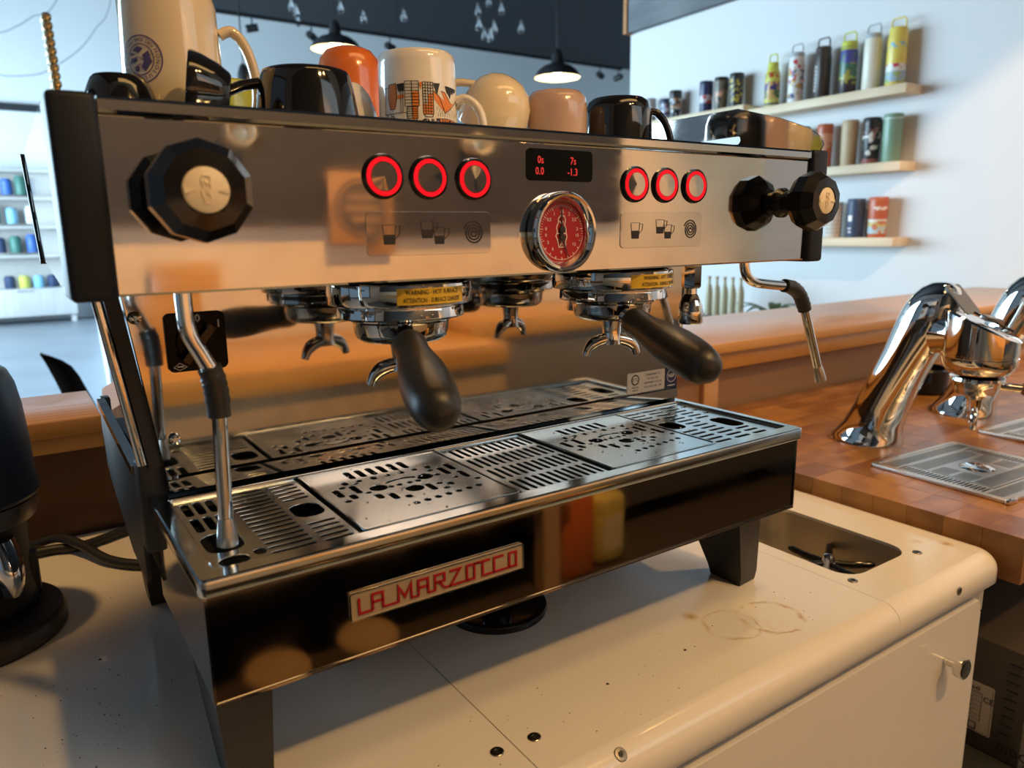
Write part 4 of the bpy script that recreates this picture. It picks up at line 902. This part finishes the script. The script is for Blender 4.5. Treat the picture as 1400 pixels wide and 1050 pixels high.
pd = frame((TX, .080, .258), V((1, 0, -.18)).normalized(), V((0, 1, .42)).normalized())
mk('paddle', MB().rbox(-.034, .030, -.006, .006, .001, .009, .002, 2, pd), pm('paddle_metal', (.40, .37, .34), .3, metal=1), tp)
mk('paddle_slot', MB().rbox(-.004, .004, -.036, .030, .0005, .004, .001, 1, pd), BLACKGL, tp)
mk('tap_hinge', MB().rbox(-.018, .018, -.006, .006, 0, .008, .002, 2, frame((TX, .132, .266), (1, 0, 0), (0, 1, .3))), CHROME2, tp)
def tap_filter(tap, dx, lab):
    t = thing('portafilter', lab, 'portafilter', (TX+dx, .092, .10), 'portafilters in the chrome taps'); X = TX+dx
    T = tr(X, .092, 0)
    mk('basket_holder', MB().lathe([(0, .1675), (.040, .1675), (.041, .163), (.036, .158), (.034, .150), (.030, .140), (.018, .136), (.012, .130), (.010, .112), (0, .111)], T, 40), BADGE if False else CHROME2, t)
    d = V((.45, -.88, -.06)).normalized(); c0 = V((X, .092, .156))
    mk('handle_neck', MB().tube([c0+d*.032, c0+d*.065], .0065, 12), CHROME2, t)
    mk('handle', MB().lathe([(0, .063), (.009, .063), (.011, .067), (.010, .085), (.0125, .11), (.0145, .14), (.013, .165), (.006, .172), (0, .173)], axis_to(c0, d), 24), wood('portafilter_walnut_%d' % (dx*100), (.12, .05, .02), (.2, .09, .035), (20, 20, 3), .4), t)
    for q in (-1, 1):
        pxv = V((.88, .45, 0))*q
        mk('spout', MB().tube(smooth_path([V((X, .092, .122)), V((X, .092, .112))+pxv*.010, V((X, .092, .106))+pxv*.020, V((X, .092, .094))+pxv*.023, V((X, .092, .084))+pxv*.021], 4), .0058, 12), CHROME2, t)
tap_filter(tp, 0, 'portafilter with brown handle in the nearer chrome tap')
tp2 = copy_tree(tp); tp2.location = V(tp.location)+V((.354, -.006, 0)); tp2['label'] = 'second chrome espresso tap farther right, mostly cut by the frame edge'
DT = thing('drip_tray', 'flat steel drip tray set in the butcher block, nearest the white counter', 'drip tray', (0, 0, 0), 'steel drip trays in the butcher block'); BASE[DT] = V((0, 0, 0))
w, h = .120, .108
mk('frame', MB().flat([rrect(-w, w, -h, h, .006), rrect(-w+.009, w-.009, -h+.009, h-.009, .004)], .0055, .0012), GRATE2, DT, local=True)
mk('corner_foot', MB().rbox(-w-.002, -w+.022, -h-.003, -h+.004, 0, .0065, .0015), STEEL, DT, local=True)
H = []
for k in range(34):
    u = -w+.014+k*.00655
    for v0, v1 in ((-h+.013, -h+.036), (h-.036, h-.013)): H.append(slot(u, u+.0038, v0, v1))
for k in range(22):
    v = -h+.041+k*.0062
    for u0, u1 in ((-w+.013, -w+.036), (w-.036, w-.013)): H.append(slot(u0, u1, v, v+.0036))
mk('outer_grate', MB().flat([rrect(-w+.0095, w-.0095, -h+.0095, h-.0095, .002), rrect(-w+.040, w-.040, -h+.040, h-.040, .002)]+H, .0016, 0, tr(0, 0, .003)), GRATE2, DT, local=True, smooth=20)
H = []
for k in range(24):
    u = -.0755+k*.00645
    for v0, v1 in ((-.064, -.036), (.036, .064)): H.append(slot(u, u+.0036, v0, v1))
    if abs(u) > .038:
        for v0, v1 in ((-.031, -.002), (.003, .031)): H.append(slot(u, u+.0036, v0, v1))
H.append(circ(0, 0, .026, 24))
mk('inner_grate', MB().flat([rrect(-.079, .079, -.067, .067, .002)]+H, .0016, 0, tr(0, 0, .0036)), GRATE2, DT, local=True, smooth=20)
mk('pan', MB().box(-w+.009, w-.009, -h+.009, h-.009, .0004, .0012), DARK, DT, local=True)
mk('drain_disc', MB().lathe([(.0255, .002), (.0255, .0055), (.018, .0085), (.008, .0075), (0, .010)], None, 32), CHROME2, DT, local=True)
DT.location = (.884, .062, .0204); DT.rotation_euler = (0, 0, math.radians(-4))
DT2 = copy_tree(DT); DT2.location = (1.238, .056, .0204); DT2['label'] = 'second flat steel drip tray farther right in the butcher block'
single('black_canister', MB().lathe([(0, 0), (.05, 0), (.055, .004), (.058, .055), (.054, .060), (.05, .058), (.05, .01), (0, .01)], tr(1.42, .43, .0203), 40), BLACKGL, 'round black canister on the butcher block behind the nearer tap', 'canister')

# module under the butcher block
MO = thing('brewing_module', 'dark grey module box on a shelf under the butcher block', 'appliance', (.95, .1, -.365))
MODM = pm('module_grey_brown', (.060, .048, .036), .45)
mk('module_case', MB().rbox(.740, 1.15, -.098, .36, -.362, -.184, .002), MODM, MO)
FM = lambda y, z: frame((.7395, y, z), (0, -1, 0), (0, 0, 1), V((-1, 0, 0)))
for k in range(9):
    z = -.205-.0140*k; mk('vent_slot', MB().flat([slot(-.0085, .0085, -.0010, .0010)], .0005, 0, FM(-.081+.0006*k, z)), DARK, MO)
lb = mk('rating_label', MB().flat([rrect(-.034, .0165, -.040, .040, .002)], .0004, 0, FM(-.041, -.295)), pm('label_grey_white', (.55, .50, .43), .5), MO)
b = MB(); F = FM(-.041, -.295); F.translation.x -= .0006
b.text('3643', .0075, F @ tr(-.010, .030, 0), 'CENTER', .0001, off=.0001).text('CE', .012, F @ tr(.0095, .017, 0), 'CENTER', .0001, off=.0001)
b.stroke([(-.032, .024), (.001, .024), (.001, -.022)], .0006, F, .0001).stroke([(.0145, .037), (.0145, -.038), (-.032, -.038)], .0005, F, .0001)
for k in range(6): b.stroke([(-.032, .018-.0075*k), (.001, .018-.0075*k)], .0004, F, .0001); b.stroke([(-.026, .0145-.0075*k), (-.012, .0145-.0075*k)], .0012, F, .0001)
b.stroke([(-.014, -.026), (-.004, -.026), (-.004, -.036), (-.014, -.036)], .0014, F, .0001, True)
mk('label_print', b, BLACKP, lb, 0)
F = FM(-.0850, -.3385); F.translation.x -= .0003
mk('case_lettering', MB().text('modbar', .028, F @ tr(-.018, 0, 0), 'LEFT', .0002, xs=.8), BLACKP, MO, 0)
mk('under_shelf', MB().rbox(.66, 1.29, -.099, .44, -.395, -.3625, .002), DARK, B)
mk('side_panel', MB().rbox(.668, 1.5, .442, .449, -.92, -.0436, .001), DARK, B)

# ================================================================ SHELVES AND BOTTLES ON THE WHITE WALL
def shelf(y0, y1, z, lab):
    return single('wall_shelf', MB().rbox(2.632, 2.7495, y0, y1, z-.037, z, .002), SHELFW, lab, 'shelf', 'birch shelves on the white wall')
shelf(1.205, 1.962, .963, 'thick birch wall shelf carrying the loop handled bottles')
shelf(1.99, 2.74, .992, 'birch wall shelf farther back carrying six short tumblers')
shelf(1.205, 1.90, .668, 'middle birch wall shelf with beige, floral and green tumblers')
shelf(1.208, 1.90, .367, 'lowest birch wall shelf with navy and rust red tumblers')
def bottle(label, y, z, h, r, mat, lidm, loop=None, group='bottles and tumblers on the wall shelves', x=2.692, lid_h=.018):
    t = thing('bottle' if loop else 'tumbler', label, 'bottle' if loop else 'tumbler', (0, 0, 0), group); BASE[t] = V((0, 0, 0))
    hb = h-lid_h
    if loop == 'neck': pr = [(0, 0), (r*.94, 0), (r, .003), (r, hb*.72), (r*.93, hb*.84), (r*.72, hb*.97), (r*.68, hb)]; lr = r*.72
    elif loop: pr = [(0, 0), (r*.94, 0), (r, .003), (r, hb*.84), (r*.95, hb*.92), (r*.90, hb)]; lr = r*.92
    else: pr = [(0, 0), (r*.88, 0), (r*.92, .003), (r, hb*.9), (r, hb)]; lr = r*1.01
    mk('bottle_body', MB().lathe(pr, None, 32), mat, t, 50, local=True)
    mk('lid', MB().lathe([(0, hb), (lr, hb+.0004), (lr, h-.004), (lr*.93, h), (0, h)], None, 32), lidm, t, 40, local=True)
    if loop:
        w_ = lr*.86; hh = .036
        P_ = [(0, -w_, h-.004), (0, -w_, h+hh*.7), (0, -w_*.78, h+hh), (0, w_*.78, h+hh), (0, w_, h+hh*.7), (0, w_, h-.004)]
        mk('carry_loop', MB().tube(P_, .0035, 10), lidm, t, 60, local=True)
    t.location = (x, y, z+.0004); return t
LIME = pm('lime_lid', (.56, .58, .07), .4); GREYL = pm('grey_lid', (.42, .43, .44), .4); BRN = pm('dark_brown_lid', (.050, .034, .028), .4); YEL = pm('yellow_lid', (.72, .58, .10), .4); NVY = pm('navy_lid', (.02, .03, .07), .4); BLK = pm('black_lid', (.015, .015, .015), .4)
PUR = (.05, .03, .16); GRN = (.06, .13, .05); WHT = (.72, .70, .68)
bottle('lime bottle with narrow neck and purple band, first on the top shelf', 1.876, .963, .198, .034, bands('lime_purple_print', .18, [(0, (.45, .42, .10)), (.06, PUR), (.10, (.6, .55, .12)), (.22, GRN), (.42, PUR), (.62, (.58, .56, .09))], spots=[(55, (.60, .35, .12), .18, .62), (40, (.45, .08, .03), .72, .85)]), LIME, 'neck')
bottle('white floral bottle with grey loop on the top shelf', 1.75, .963, .216, .034, bands('white_floral_print', .2, [(0, WHT)], spots=[(34, (.55, .05, .06), .45, .95), (38, (.06, .08, .22), .1, .7), (42, (.55, .35, .08), .1, .8)], thresh=.58), GREYL, 'loop')
db = bottle('dark brown bottle with dark loop and white lettering on the top shelf', 1.618, .963, .215, .0345, bands('dark_brown_print', .2, [(0, (.045, .032, .027)), (.95, (.035, .025, .02))]), BRN, 'loop')
for k in range(7): mk('letter_mark', MB().box(-.0352, -.0345, .006, .015, .03+k*.016, .040+k*.016), pm('pale_letter_mark', (.55, .52, .5), .5) if k == 0 else bpy.data.materials['pale_letter_mark'], db, 0, local=True)
bottle('purple bottle with lime lid and loop on the top shelf', 1.496, .963, .212, .0345, bands('purple_palm_print', .2, [(0, (.035, .022, .03)), (.30, (.30, .36, .08)), (.36, (.05, .12, .06)), (.60, (.06, .06, .26)), (.88, (.40, .42, .08))], spots=[(45, (.34, .30, .05), .2, .62), (36, (.05, .14, .10), .35, .8)]), LIME, 'loop')
def ribbed():
    m, t, p = newmat('cream_striped_print'); tc = N(t, 'ShaderNodeTexCoord'); w_ = N(t, 'ShaderNodeTexWave'); w_.bands_direction = 'Y'; w_.inputs['Scale'].default_value = 38
    t.links.new(tc.outputs['Object'], w_.inputs['Vector']); t.links.new(ramp(t, w_.outputs['Fac'], [(.4, (.70, .62, .42)), (.6, (.74, .72, .68))]), p.inputs['Base Color']); p.inputs['Roughness'].default_value = .35; return m
bottle('white bottle with cream stripes and pale loop on the top shelf', 1.391, .963, .220, .0345, ribbed(), GREYL, 'loop')
bottle('yellow bottle with pale wave print at the front end of the top shelf', 1.288, .963, .222, .0365, bands('yellow_wave_print', .2, [(0, (.70, .55, .12)), (.08, (.34, .46, .56)), (.28, (.70, .68, .62)), (.42, (.72, .56, .10))], spots=[(36, (.55, .06, .10), .33, .42), (32, (.36, .46, .16), .06, .26), (60, (.18, .42, .52), .72, .82)], thresh=.53), YEL, 'loop')
for lab, y, h, r, st, sp_, lid in (
    ('pale grey patterned tumbler, farthest on the back shelf', 2.673, .128, .032, [(0, (.40, .38, .36))], [(45, (.08, .08, .08), 0, .5), (50, (.62, .6, .58), .3, 1)], GREYL),
    ('short dark tumbler with a pink print on the back shelf', 2.555, .108, .032, [(0, (.05, .06, .10))], [(40, (.55, .25, .28), .2, .9), (46, (.45, .5, .6), 0, .9)], NVY),
    ('black tumbler with white and tan print on the back shelf', 2.485, .140, .033, [(0, (.015, .018, .022))], [(36, (.5, .5, .5), .1, .8), (40, (.45, .22, .10), .3, .9)], BLK),
    ('navy tumbler with white and red emblem on the back shelf', 2.275, .152, .034, [(0, (.02, .03, .09)), (.35, (.5, .48, .5)), (.62, (.02, .03, .09))], [(40, (.45, .05, .05), .33, .62)], NVY),
    ('camouflage brown tumbler with a peach patch on the back shelf', 2.179, .155, .034, [(0, (.16, .13, .09))], [(26, (.55, .28, .18), .25, .7), (34, (.05, .05, .04), 0, 1)], BLK),
    ('black tumbler with small yellow flowers on the back shelf', 2.084, .158, .034, [(0, (.015, .018, .03))], [(70, (.5, .38, .06), .15, .95)], BLK)):
    bottle(lab, y, .992, h, r, bands(lab.split(' on ')[0].split(',')[0].replace(' ', '_'), h-.018, st, spots=sp_, thresh=.55), lid)
GREENT = pm('sage_green_coat', (.20, .32, .22), .45); RUST = pm('rust_coat', (.48, .11, .045), .45); BEIGE = pm('beige_coat', (.50, .36, .21), .5); NAVYC = pm('slate_navy_coat', (.035, .055, .11), .45)
bottle('dark green tumbler mostly hidden behind the cup guard', 1.70, .668, .188, .034, pm('dark_green_coat', (.08, .14, .09), .45), pm('dark_green_lid', (.08, .14, .09), .45))
bottle('rust red tumbler with pale desert print on the middle shelf', 1.585, .668, .186, .0335, bands('rust_desert_print', .17, [(0, RUST.node_tree.nodes['Principled BSDF'].inputs['Base Color'].default_value[:3]), (.62, (.62, .28, .16)), (.85, (.45, .10, .04))], spots=[(22, (.60, .30, .2), .4, .85)]), RUST)
bottle('plain beige tumbler on the middle shelf', 1.467, .668, .188, .034, BEIGE, BEIGE)
bottle('black tumbler with white flowers on the middle shelf', 1.368, .668, .186, .035, bands('black_floral_print', .17, [(0, (.30, .10, .08)), (.12, (.015, .013, .015))], spots=[(30, (.66, .60, .52), .2, .75), (44, (.35, .14, .12), .6, .95)], thresh=.56), BLK)
bottle('sage green tumbler at the front end of the middle shelf', 1.279, .668, .190, .037, bands('sage_mark_print', .17, [(0, (.20, .32, .22))], spots=[(18, (.62, .62, .55), .22, .30), (20, (.58, .60, .52), .52, .58)], thresh=.62), GREENT)
bottle('pale tumbler with fine text partly behind the right knob', 1.515, .367, .152, .036, bands('pale_text_print', .134, [(0, (.60, .54, .46)), (.15, (.30, .26, .22)), (.17, (.60, .54, .46)), (.27, (.34, .3, .26)), (.29, (.60, .54, .46)), (.4, (.34, .3, .26)), (.42, (.60, .54, .46)), (.53, (.34, .3, .26)), (.55, (.60, .54, .46))]), GREYL)
nb = bottle('slate navy tumbler with white patches on the lowest shelf', 1.412, .367, .162, .036, NAVYC, NAVYC)
mk('printed_patch', MB().box(-.0365, -.0352, -.004, .012, .068, .092).box(-.0358, -.0345, -.002, .013, .035, .040).box(-.0358, -.0345, -.002, .010, .020, .026), WHITEP, nb, 0, local=True)
bottle('rust red tumbler with blue and yellow waves on the lowest shelf', 1.313, .367, .165, .038, bands('rust_wave_print', .147, [(0, (.48, .11, .045)), (.10, (.45, .55, .58)), (.30, (.62, .50, .18)), (.42, (.70, .66, .58)), (.5, (.48, .11, .045))], spots=[(30, (.55, .2, .1), .1, .45), (40, (.7, .62, .55), .75, .85)]), RUST)

# leaves and pale bottles behind the ledge
pt = thing('potted_fern', 'small green plant in a dark pot on the far side of the oak ledge', 'plant', (1.95, 1.25, .05))
mk('pot', MB().lathe([(0, -.10), (.05, -.10), (.06, .02), (.055, .03), (.05, .02), (0, .02)], tr(1.95, 1.25, .05), 24), BLACKMT, pt)
random.seed(4)
LEAF = pm('dark_green_leaf', (.03, .075, .025), .45)
for k in range(13):
    a = 2*PI*k/13+random.uniform(-.2, .2); ln = random.uniform(.09, .20); d = V((math.cos(a), math.sin(a), 0)); q = V((-d.y, d.x, 0)); c0 = V((1.95, 1.25, .07)); vs = []
    for i in range(6):
        u = i/5; c = c0+d*ln*u+V((0, 0, .055*math.sin(u*2.2)+.01)); wd = .013*math.sin(PI*min(.97, u*.9+.1)); vs += [tuple(c+q*wd), tuple(c-q*wd+V((0, 0, .002)))]
    mk('leaf', MB().add(vs, [(2*i, 2*i+1, 2*i+3, 2*i+2) for i in range(5)]), LEAF, pt, 60)
single('plant_stand', MB().rbox(1.78, 2.12, 1.12, 1.40, -.92, -.051, .004), PART, 'pale stand behind the oak ledge carrying the small plant', 'stand')
PALEB = pm('pale_bottle_glass', (.50, .43, .28), .35)
single('display_table', MB().rbox(2.36, 2.63, 1.76, 2.14, -.045, -.005, .003).box(2.38, 2.41, 1.78, 1.81, -.92, -.045).box(2.58, 2.61, 1.78, 1.81, -.92, -.045).box(2.38, 2.41, 2.09, 2.12, -.92, -.045).box(2.58, 2.61, 2.09, 2.12, -.92, -.045), GREYW, 'grey table behind the oak ledge holding tall pale bottles', 'table')
pb = None
for k in range(5):
    if pb is None:
        pb = thing('glass_bottle', 'tall pale bottle on the grey table behind the right steam wand', 'bottle', (0, 0, 0), 'tall pale bottles on the grey table'); BASE[pb] = V((0, 0, 0))
        mk('bottle_body', MB().lathe([(0, 0), (.017, 0), (.018, .003), (.018, .11), (.015, .135), (.008, .155), (.0075, .178)], None, 24), PALEB, pb, 50, local=True)
        mk('stopper', MB().lathe([(0, .177), (.009, .177), (.009, .19), (0, .191)], None, 20), BEIGE, pb, 50, local=True); o = pb
    else: o = copy_tree(pb)
    o.location = (2.5, 2.042-.048*k, -.0047)
    o['label'] = 'tall pale bottle on the grey table, %s from the water spout' % ('first', 'second', 'third', 'fourth', 'fifth')[k]

# ================================================================ FAR ROOM
SHADE = pm('black_shade_enamel', (.020, .020, .022), .3); ENAM = pm('white_enamel_inside', (.85, .80, .62), .4); BULBM = pm('lit_bulb', (1, .9, .7), .3, emit=(1, .82, .50), es=14)
def pendant(x, y, z, lab, r=.205):
    t = thing('pendant_lamp', lab, 'lamp', (x, y, z), 'black pendant lamps hanging in the room'); T = tr(x, y, z)
    mk('lamp_shade', MB().lathe([(r, 0), (r*.985, .012), (r*.86, .055), (r*.62, .09), (r*.30, .112), (.050, .13), (.048, .17), (.038, .205), (.018, .225), (0, .228)], T, 48, cap=False), SHADE, t, 40)
    mk('shade_lining', MB().lathe([(r*.985, .002), (r*.95, .014), (r*.82, .052), (r*.58, .084), (r*.28, .104), (0, .106)], T, 48, cap=False), ENAM, t, 60)
    mk('bulb', MB().lathe([(0, .012), (.03, .018), (.045, .040), (.036, .07), (.02, .10), (0, .1)], T, 24), BULBM, t, 60)
    mk('cord', MB().tube([(x, y, z+.22), (x, y, 4.42)], .006, 8), SHADE, t)
    l = light('pendant_light', 'POINT', (x, y, z-.012), (x, y, z-1), 7, (1, .80, .48), .04); l.parent = t; l.matrix_parent_inverse = Mx.Translation((x, y, z)).inverted()
pendant(2.153, 5.823, 1.925, 'black dome pendant lamp lit above the orange tumbler')
pendant(3.649, 4.749, 1.665, 'black dome pendant lamp lit above the pink cup', .19)
pc = thing('pendant_socket', 'small black lamp socket on a cord behind the big black cup', 'lamp', (1.494, 6.223, 1.72))
mk('socket', MB().lathe([(.0, -.05), (.055, -.05), (.05, .02), (.03, .08), (.01, .10), (0, .10)], tr(1.494, 6.223, 1.72), 20), SHADE, pc); mk('cord', MB().tube([(1.494, 6.223, 1.81), (1.494, 6.223, 4.42)], .006, 8), SHADE, pc)
TK = thing('track_rail', 'long dark track rail under the black ceiling across the back of the room', 'track rail', (3.8, 8.0, 2.68))
mk('rail', MB().box(-2.6, 7.32, 7.985, 8.015, 2.655, 2.69), SHADE, TK)
for x in (-1.2, 1.2, 3.8, 6.6): mk('hanger', MB().tube([(x, 8, 2.69), (x, 8, 4.42)], .006, 6), SHADE, TK)
sp0 = None
for x, tilt in ((2.12, 35), (2.76, 5), (3.70, 0), (6.92, 0), (7.26, 20)):
    if sp0 is None:
        sp0 = thing('track_spotlight', '', 'spotlight', (0, 0, 0), 'spotlights on the dark track rail'); BASE[sp0] = V((0, 0, 0))
        mk('stem', MB().tube([(0, 0, 0), (0, 0, -.07)], .008, 8), SHADE, sp0, local=True); mk('lamp_can', MB().lathe([(0, -.01), (.036, -.01), (.04, .0), (.04, .11), (.036, .115), (0, .115)], tr(0, 0, -.10) @ rot('Y', 100) @ tr(0, 0, -.05), 20), SHADE, sp0, local=True); o = sp0
    else: o = copy_tree(sp0)
    o.location = (x, 8.0, 2.655); o.rotation_euler = (0, 0, math.radians(tilt*4+20))
    o['label'] = {2.12: 'black spotlight on the track, tilted, right of the tall cream mug', 2.76: 'black spotlight on the track beside the left pendant lamp', 3.70: 'black spotlight on the track above the printed mug', 6.92: 'black spotlight near the right end of the track', 7.26: 'black spotlight hanging at the very end of the track'}[x]
gi = 0
GL = ['clear glass bulb at the top of the small cluster left of the left pendant lamp', 'clear glass bulb in the middle of the small cluster left of the left pendant lamp', 'clear glass bulb hanging lowest in the small cluster left of the left pendant lamp',
 'clear glass bulb hanging right beside the cord of the left pendant lamp', 'single clear glass bulb a little right of the left pendant lamp', 'single clear glass bulb hanging above the printed white mug',
 'clear glass bulb at the upper left of the loose cluster above the tipped cream cup', 'clear glass bulb topmost in the loose cluster above the tipped cream cup', 'clear glass bulb at the upper right of the loose cluster above the tipped cream cup', 'clear glass bulb at the middle left of the loose cluster above the tipped cream cup', 'clear glass bulb at the lower left of the loose cluster above the tipped cream cup', 'clear glass bulb hanging lowest in the loose cluster above the tipped cream cup', 'clear glass bulb at the middle right of the loose cluster above the tipped cream cup', 'single clear glass bulb right of the loose cluster, left of the right pendant lamp']
gb = None
for x, y, z in [(2.55, 7.99, 2.83), (2.59, 7.95, 2.76), (2.80, 8.52, 2.817), (2.99, 7.7, 2.80), (3.18, 7.54, 2.69), (3.54, 7.3, 2.70), (4.20, 6.85, 2.74), (4.59, 7.24, 2.975), (4.41, 6.71, 2.75), (3.87, 6.31, 2.438), (4.55, 7.28, 2.635), (4.28, 6.74, 2.47), (4.04, 6.29, 2.422), (4.56, 6.56, 2.55)]:
    if gb is None:
        gb = thing('glass_bulb', 'clear glass bulb hanging on a thin cord under the dark ceiling', 'bulb', (0, 0, 0), 'clear glass bulbs hanging in loose clusters'); BASE[gb] = V((0, 0, 0))
        mk('glass_globe', MB().lathe([(0, -.05), (.02, -.045), (.032, -.025), (.032, -.005), (.022, .022), (.013, .045), (.012, .06)], None, 20), GLASS, gb, 60, local=True)
        mk('bulb_base', MB().lathe([(0, .058), (.014, .058), (.014, .085), (0, .09)], None, 14), BRUSHED, gb, 60, local=True)
        mk('cord', MB().tube([(0, 0, .085), (0, 0, 1.58)], .003, 6), SHADE, gb, 60, local=True); o = gb
    else: o = copy_tree(gb)
    o.location = (x, y, z); o['label'] = GL[gi]; gi += 1
for lab, pts in (('thin grey wire sagging across the top left corner of the pale wall', [(-.8, 9, 2.36), (-.154, 9, 2.435), (.039, 9, 2.514), (.21, 9, 2.64), (.461, 9, 2.862), (1.2, 9, 4.42)]),
                 ('thin grey wire rising behind the ribbed steel post to the tall mug', [(.255, 9, 2.113), (.382, 9, 2.197), (.587, 9, 2.363), (.762, 9, 2.586), (.952, 9, 2.935), (1.25, 9, 4.42)]),
                 ('thin grey wire hanging nearly level left of the ribbed steel post', [(-1.0, 9, 2.15), (-.192, 9, 2.048), (-.02, 9, 2.044), (.161, 9, 2.075), (.282, 9, 2.123)])):
    single('hanging_wire', MB().tube(smooth_path(pts), .0055, 6), pm('grey_wire', (.30, .33, .36), .5) if 'grey_wire' not in bpy.data.materials else bpy.data.materials['grey_wire'], lab, 'wire', 'thin wires in front of the pale far wall')
# far shelving unit with bottles
UW = pm('pale_laminate', (.50, .47, .44), .5, var=.04, vscale=6); UF = wood('pale_ash_front', (.55, .52, .50), (.66, .63, .61), (20, 20, 1.2), .5)
U = thing('shelving_unit', 'tall pale shelving unit with bottles at the far end of the room', 'shelf', (-.6, 14.2, -.92))
mk('back_panel', MB().box(-2.2, .42, 14.40, 14.42, -.36, 1.50), UW, U)
for z in (1.47, 1.04, .59, .13): mk('shelf_board', MB().box(-2.2, .42, 14.05, 14.399, z, z+.04), UW, U)
mk('side_board', MB().box(.421, .45, 14.05, 14.42, -.36, 1.51), UW, U)
mk('base_cabinet', MB().rbox(-2.2, .60, 13.80, 14.42, -.80, -.36, .01), UF, U)
for x in (-2.15, .50): mk('leg', MB().box(x, x+.07, 13.86, 13.93, -.92, -.8005), UF, U)
mk('door_gap', MB().box(-.83, -.82, 13.797, 13.80, -.79, -.37), BLACKTRIM, U); mk('drawer_pull', MB().box(-.22, .02, 13.785, 13.80, -.40, -.385), BRUSHED, U)
random.seed(9)
cl = {'blue': (.05, .14, .45), 'pale blue': (.25, .52, .70), 'green': (.07, .20, .16), 'white': (.70, .72, .75), 'navy': (.03, .05, .12), 'yellow': (.62, .60, .12)}
cm = {k: pm('far_%s_coat' % k.replace(' ', '_'), v, .45) for k, v in cl.items()}
rows = [(1.08, 'upper', [('navy', -.85), ('pale blue', -.5), ('blue', -.14), ('green', .05), ('white', .26)]), (.63, 'second', [('white', -.7), ('green', -.36), ('pale blue', -.12), ('white', .14)]), (.17, 'third', [('blue', -.75), ('navy', -.34), ('green', -.13), ('blue', .1)]), (-.36, 'bottom', [('navy', -.28), ('yellow', -.08), ('pale blue', .12), ('navy', .32)])]
seen = {}
for z, rn, its in rows:
    for k, (c, x) in enumerate(its):
        side = 'nearest the right end of' if k == len(its)-1 else ('second from the right on' if k == len(its)-2 else ('third from the right on' if k == len(its)-3 else ('fourth from the right on' if k == len(its)-4 else 'leftmost on')))
        hh = .20 if rn == 'bottom' else random.uniform(.24, .31)
        single('bottle', MB().lathe([(0, 0), (.075, 0), (.08, .01), (.08, hh*.85), (.06, hh*.95), (.055, hh), (0, hh)], tr(x, 14.18, z+.0405 if rn != 'bottom' else z+.0005), 20), cm[c], '%s bottle %s the %s level of the far shelving' % (c, side, rn), 'bottle', 'bottles on the far shelving')
# black chair beyond the ledge
CH = thing('lounge_chair', 'black curved chair back rising beyond the oak ledge at the left', 'chair', (-.10, 2.80, -.92))
b = MB(); rings = []
for z, xx0, xx1 in ((-.44, -.19, -.04), (-.36, -.205, -.09), (-.28, -.222, -.125), (-.20, -.243, -.152), (-.14, -.259, -.173), (-.10, -.271, -.187), (-.06, -.284, -.208), (-.035, -.293, -.236), (-.018, -.300, -.266), (-.008, -.305, -.294)):
    y0 = 2.76-.10*(z+.15)*-1; rings.append([(xx0, y0, z), ((xx0+xx1)/2, y0+.05, z), (xx1, y0, z), ((xx0+xx1)/2, y0+.08, z)])
b.loft(rings); mk('backrest', b, BLACKMT, CH, 60)
mk('seat', MB().rbox(-.45, .15, 2.35, 2.80, -.49, -.435, .02, 3), BLACKMT, CH)
for x, y in ((-.42, 2.39), (-.06, 2.39), (-.42, 2.75), (-.06, 2.75)): mk('leg', MB().tube([(x, y, -.49), (x, y, -.92)], .012, 10), BLACKMT, CH)
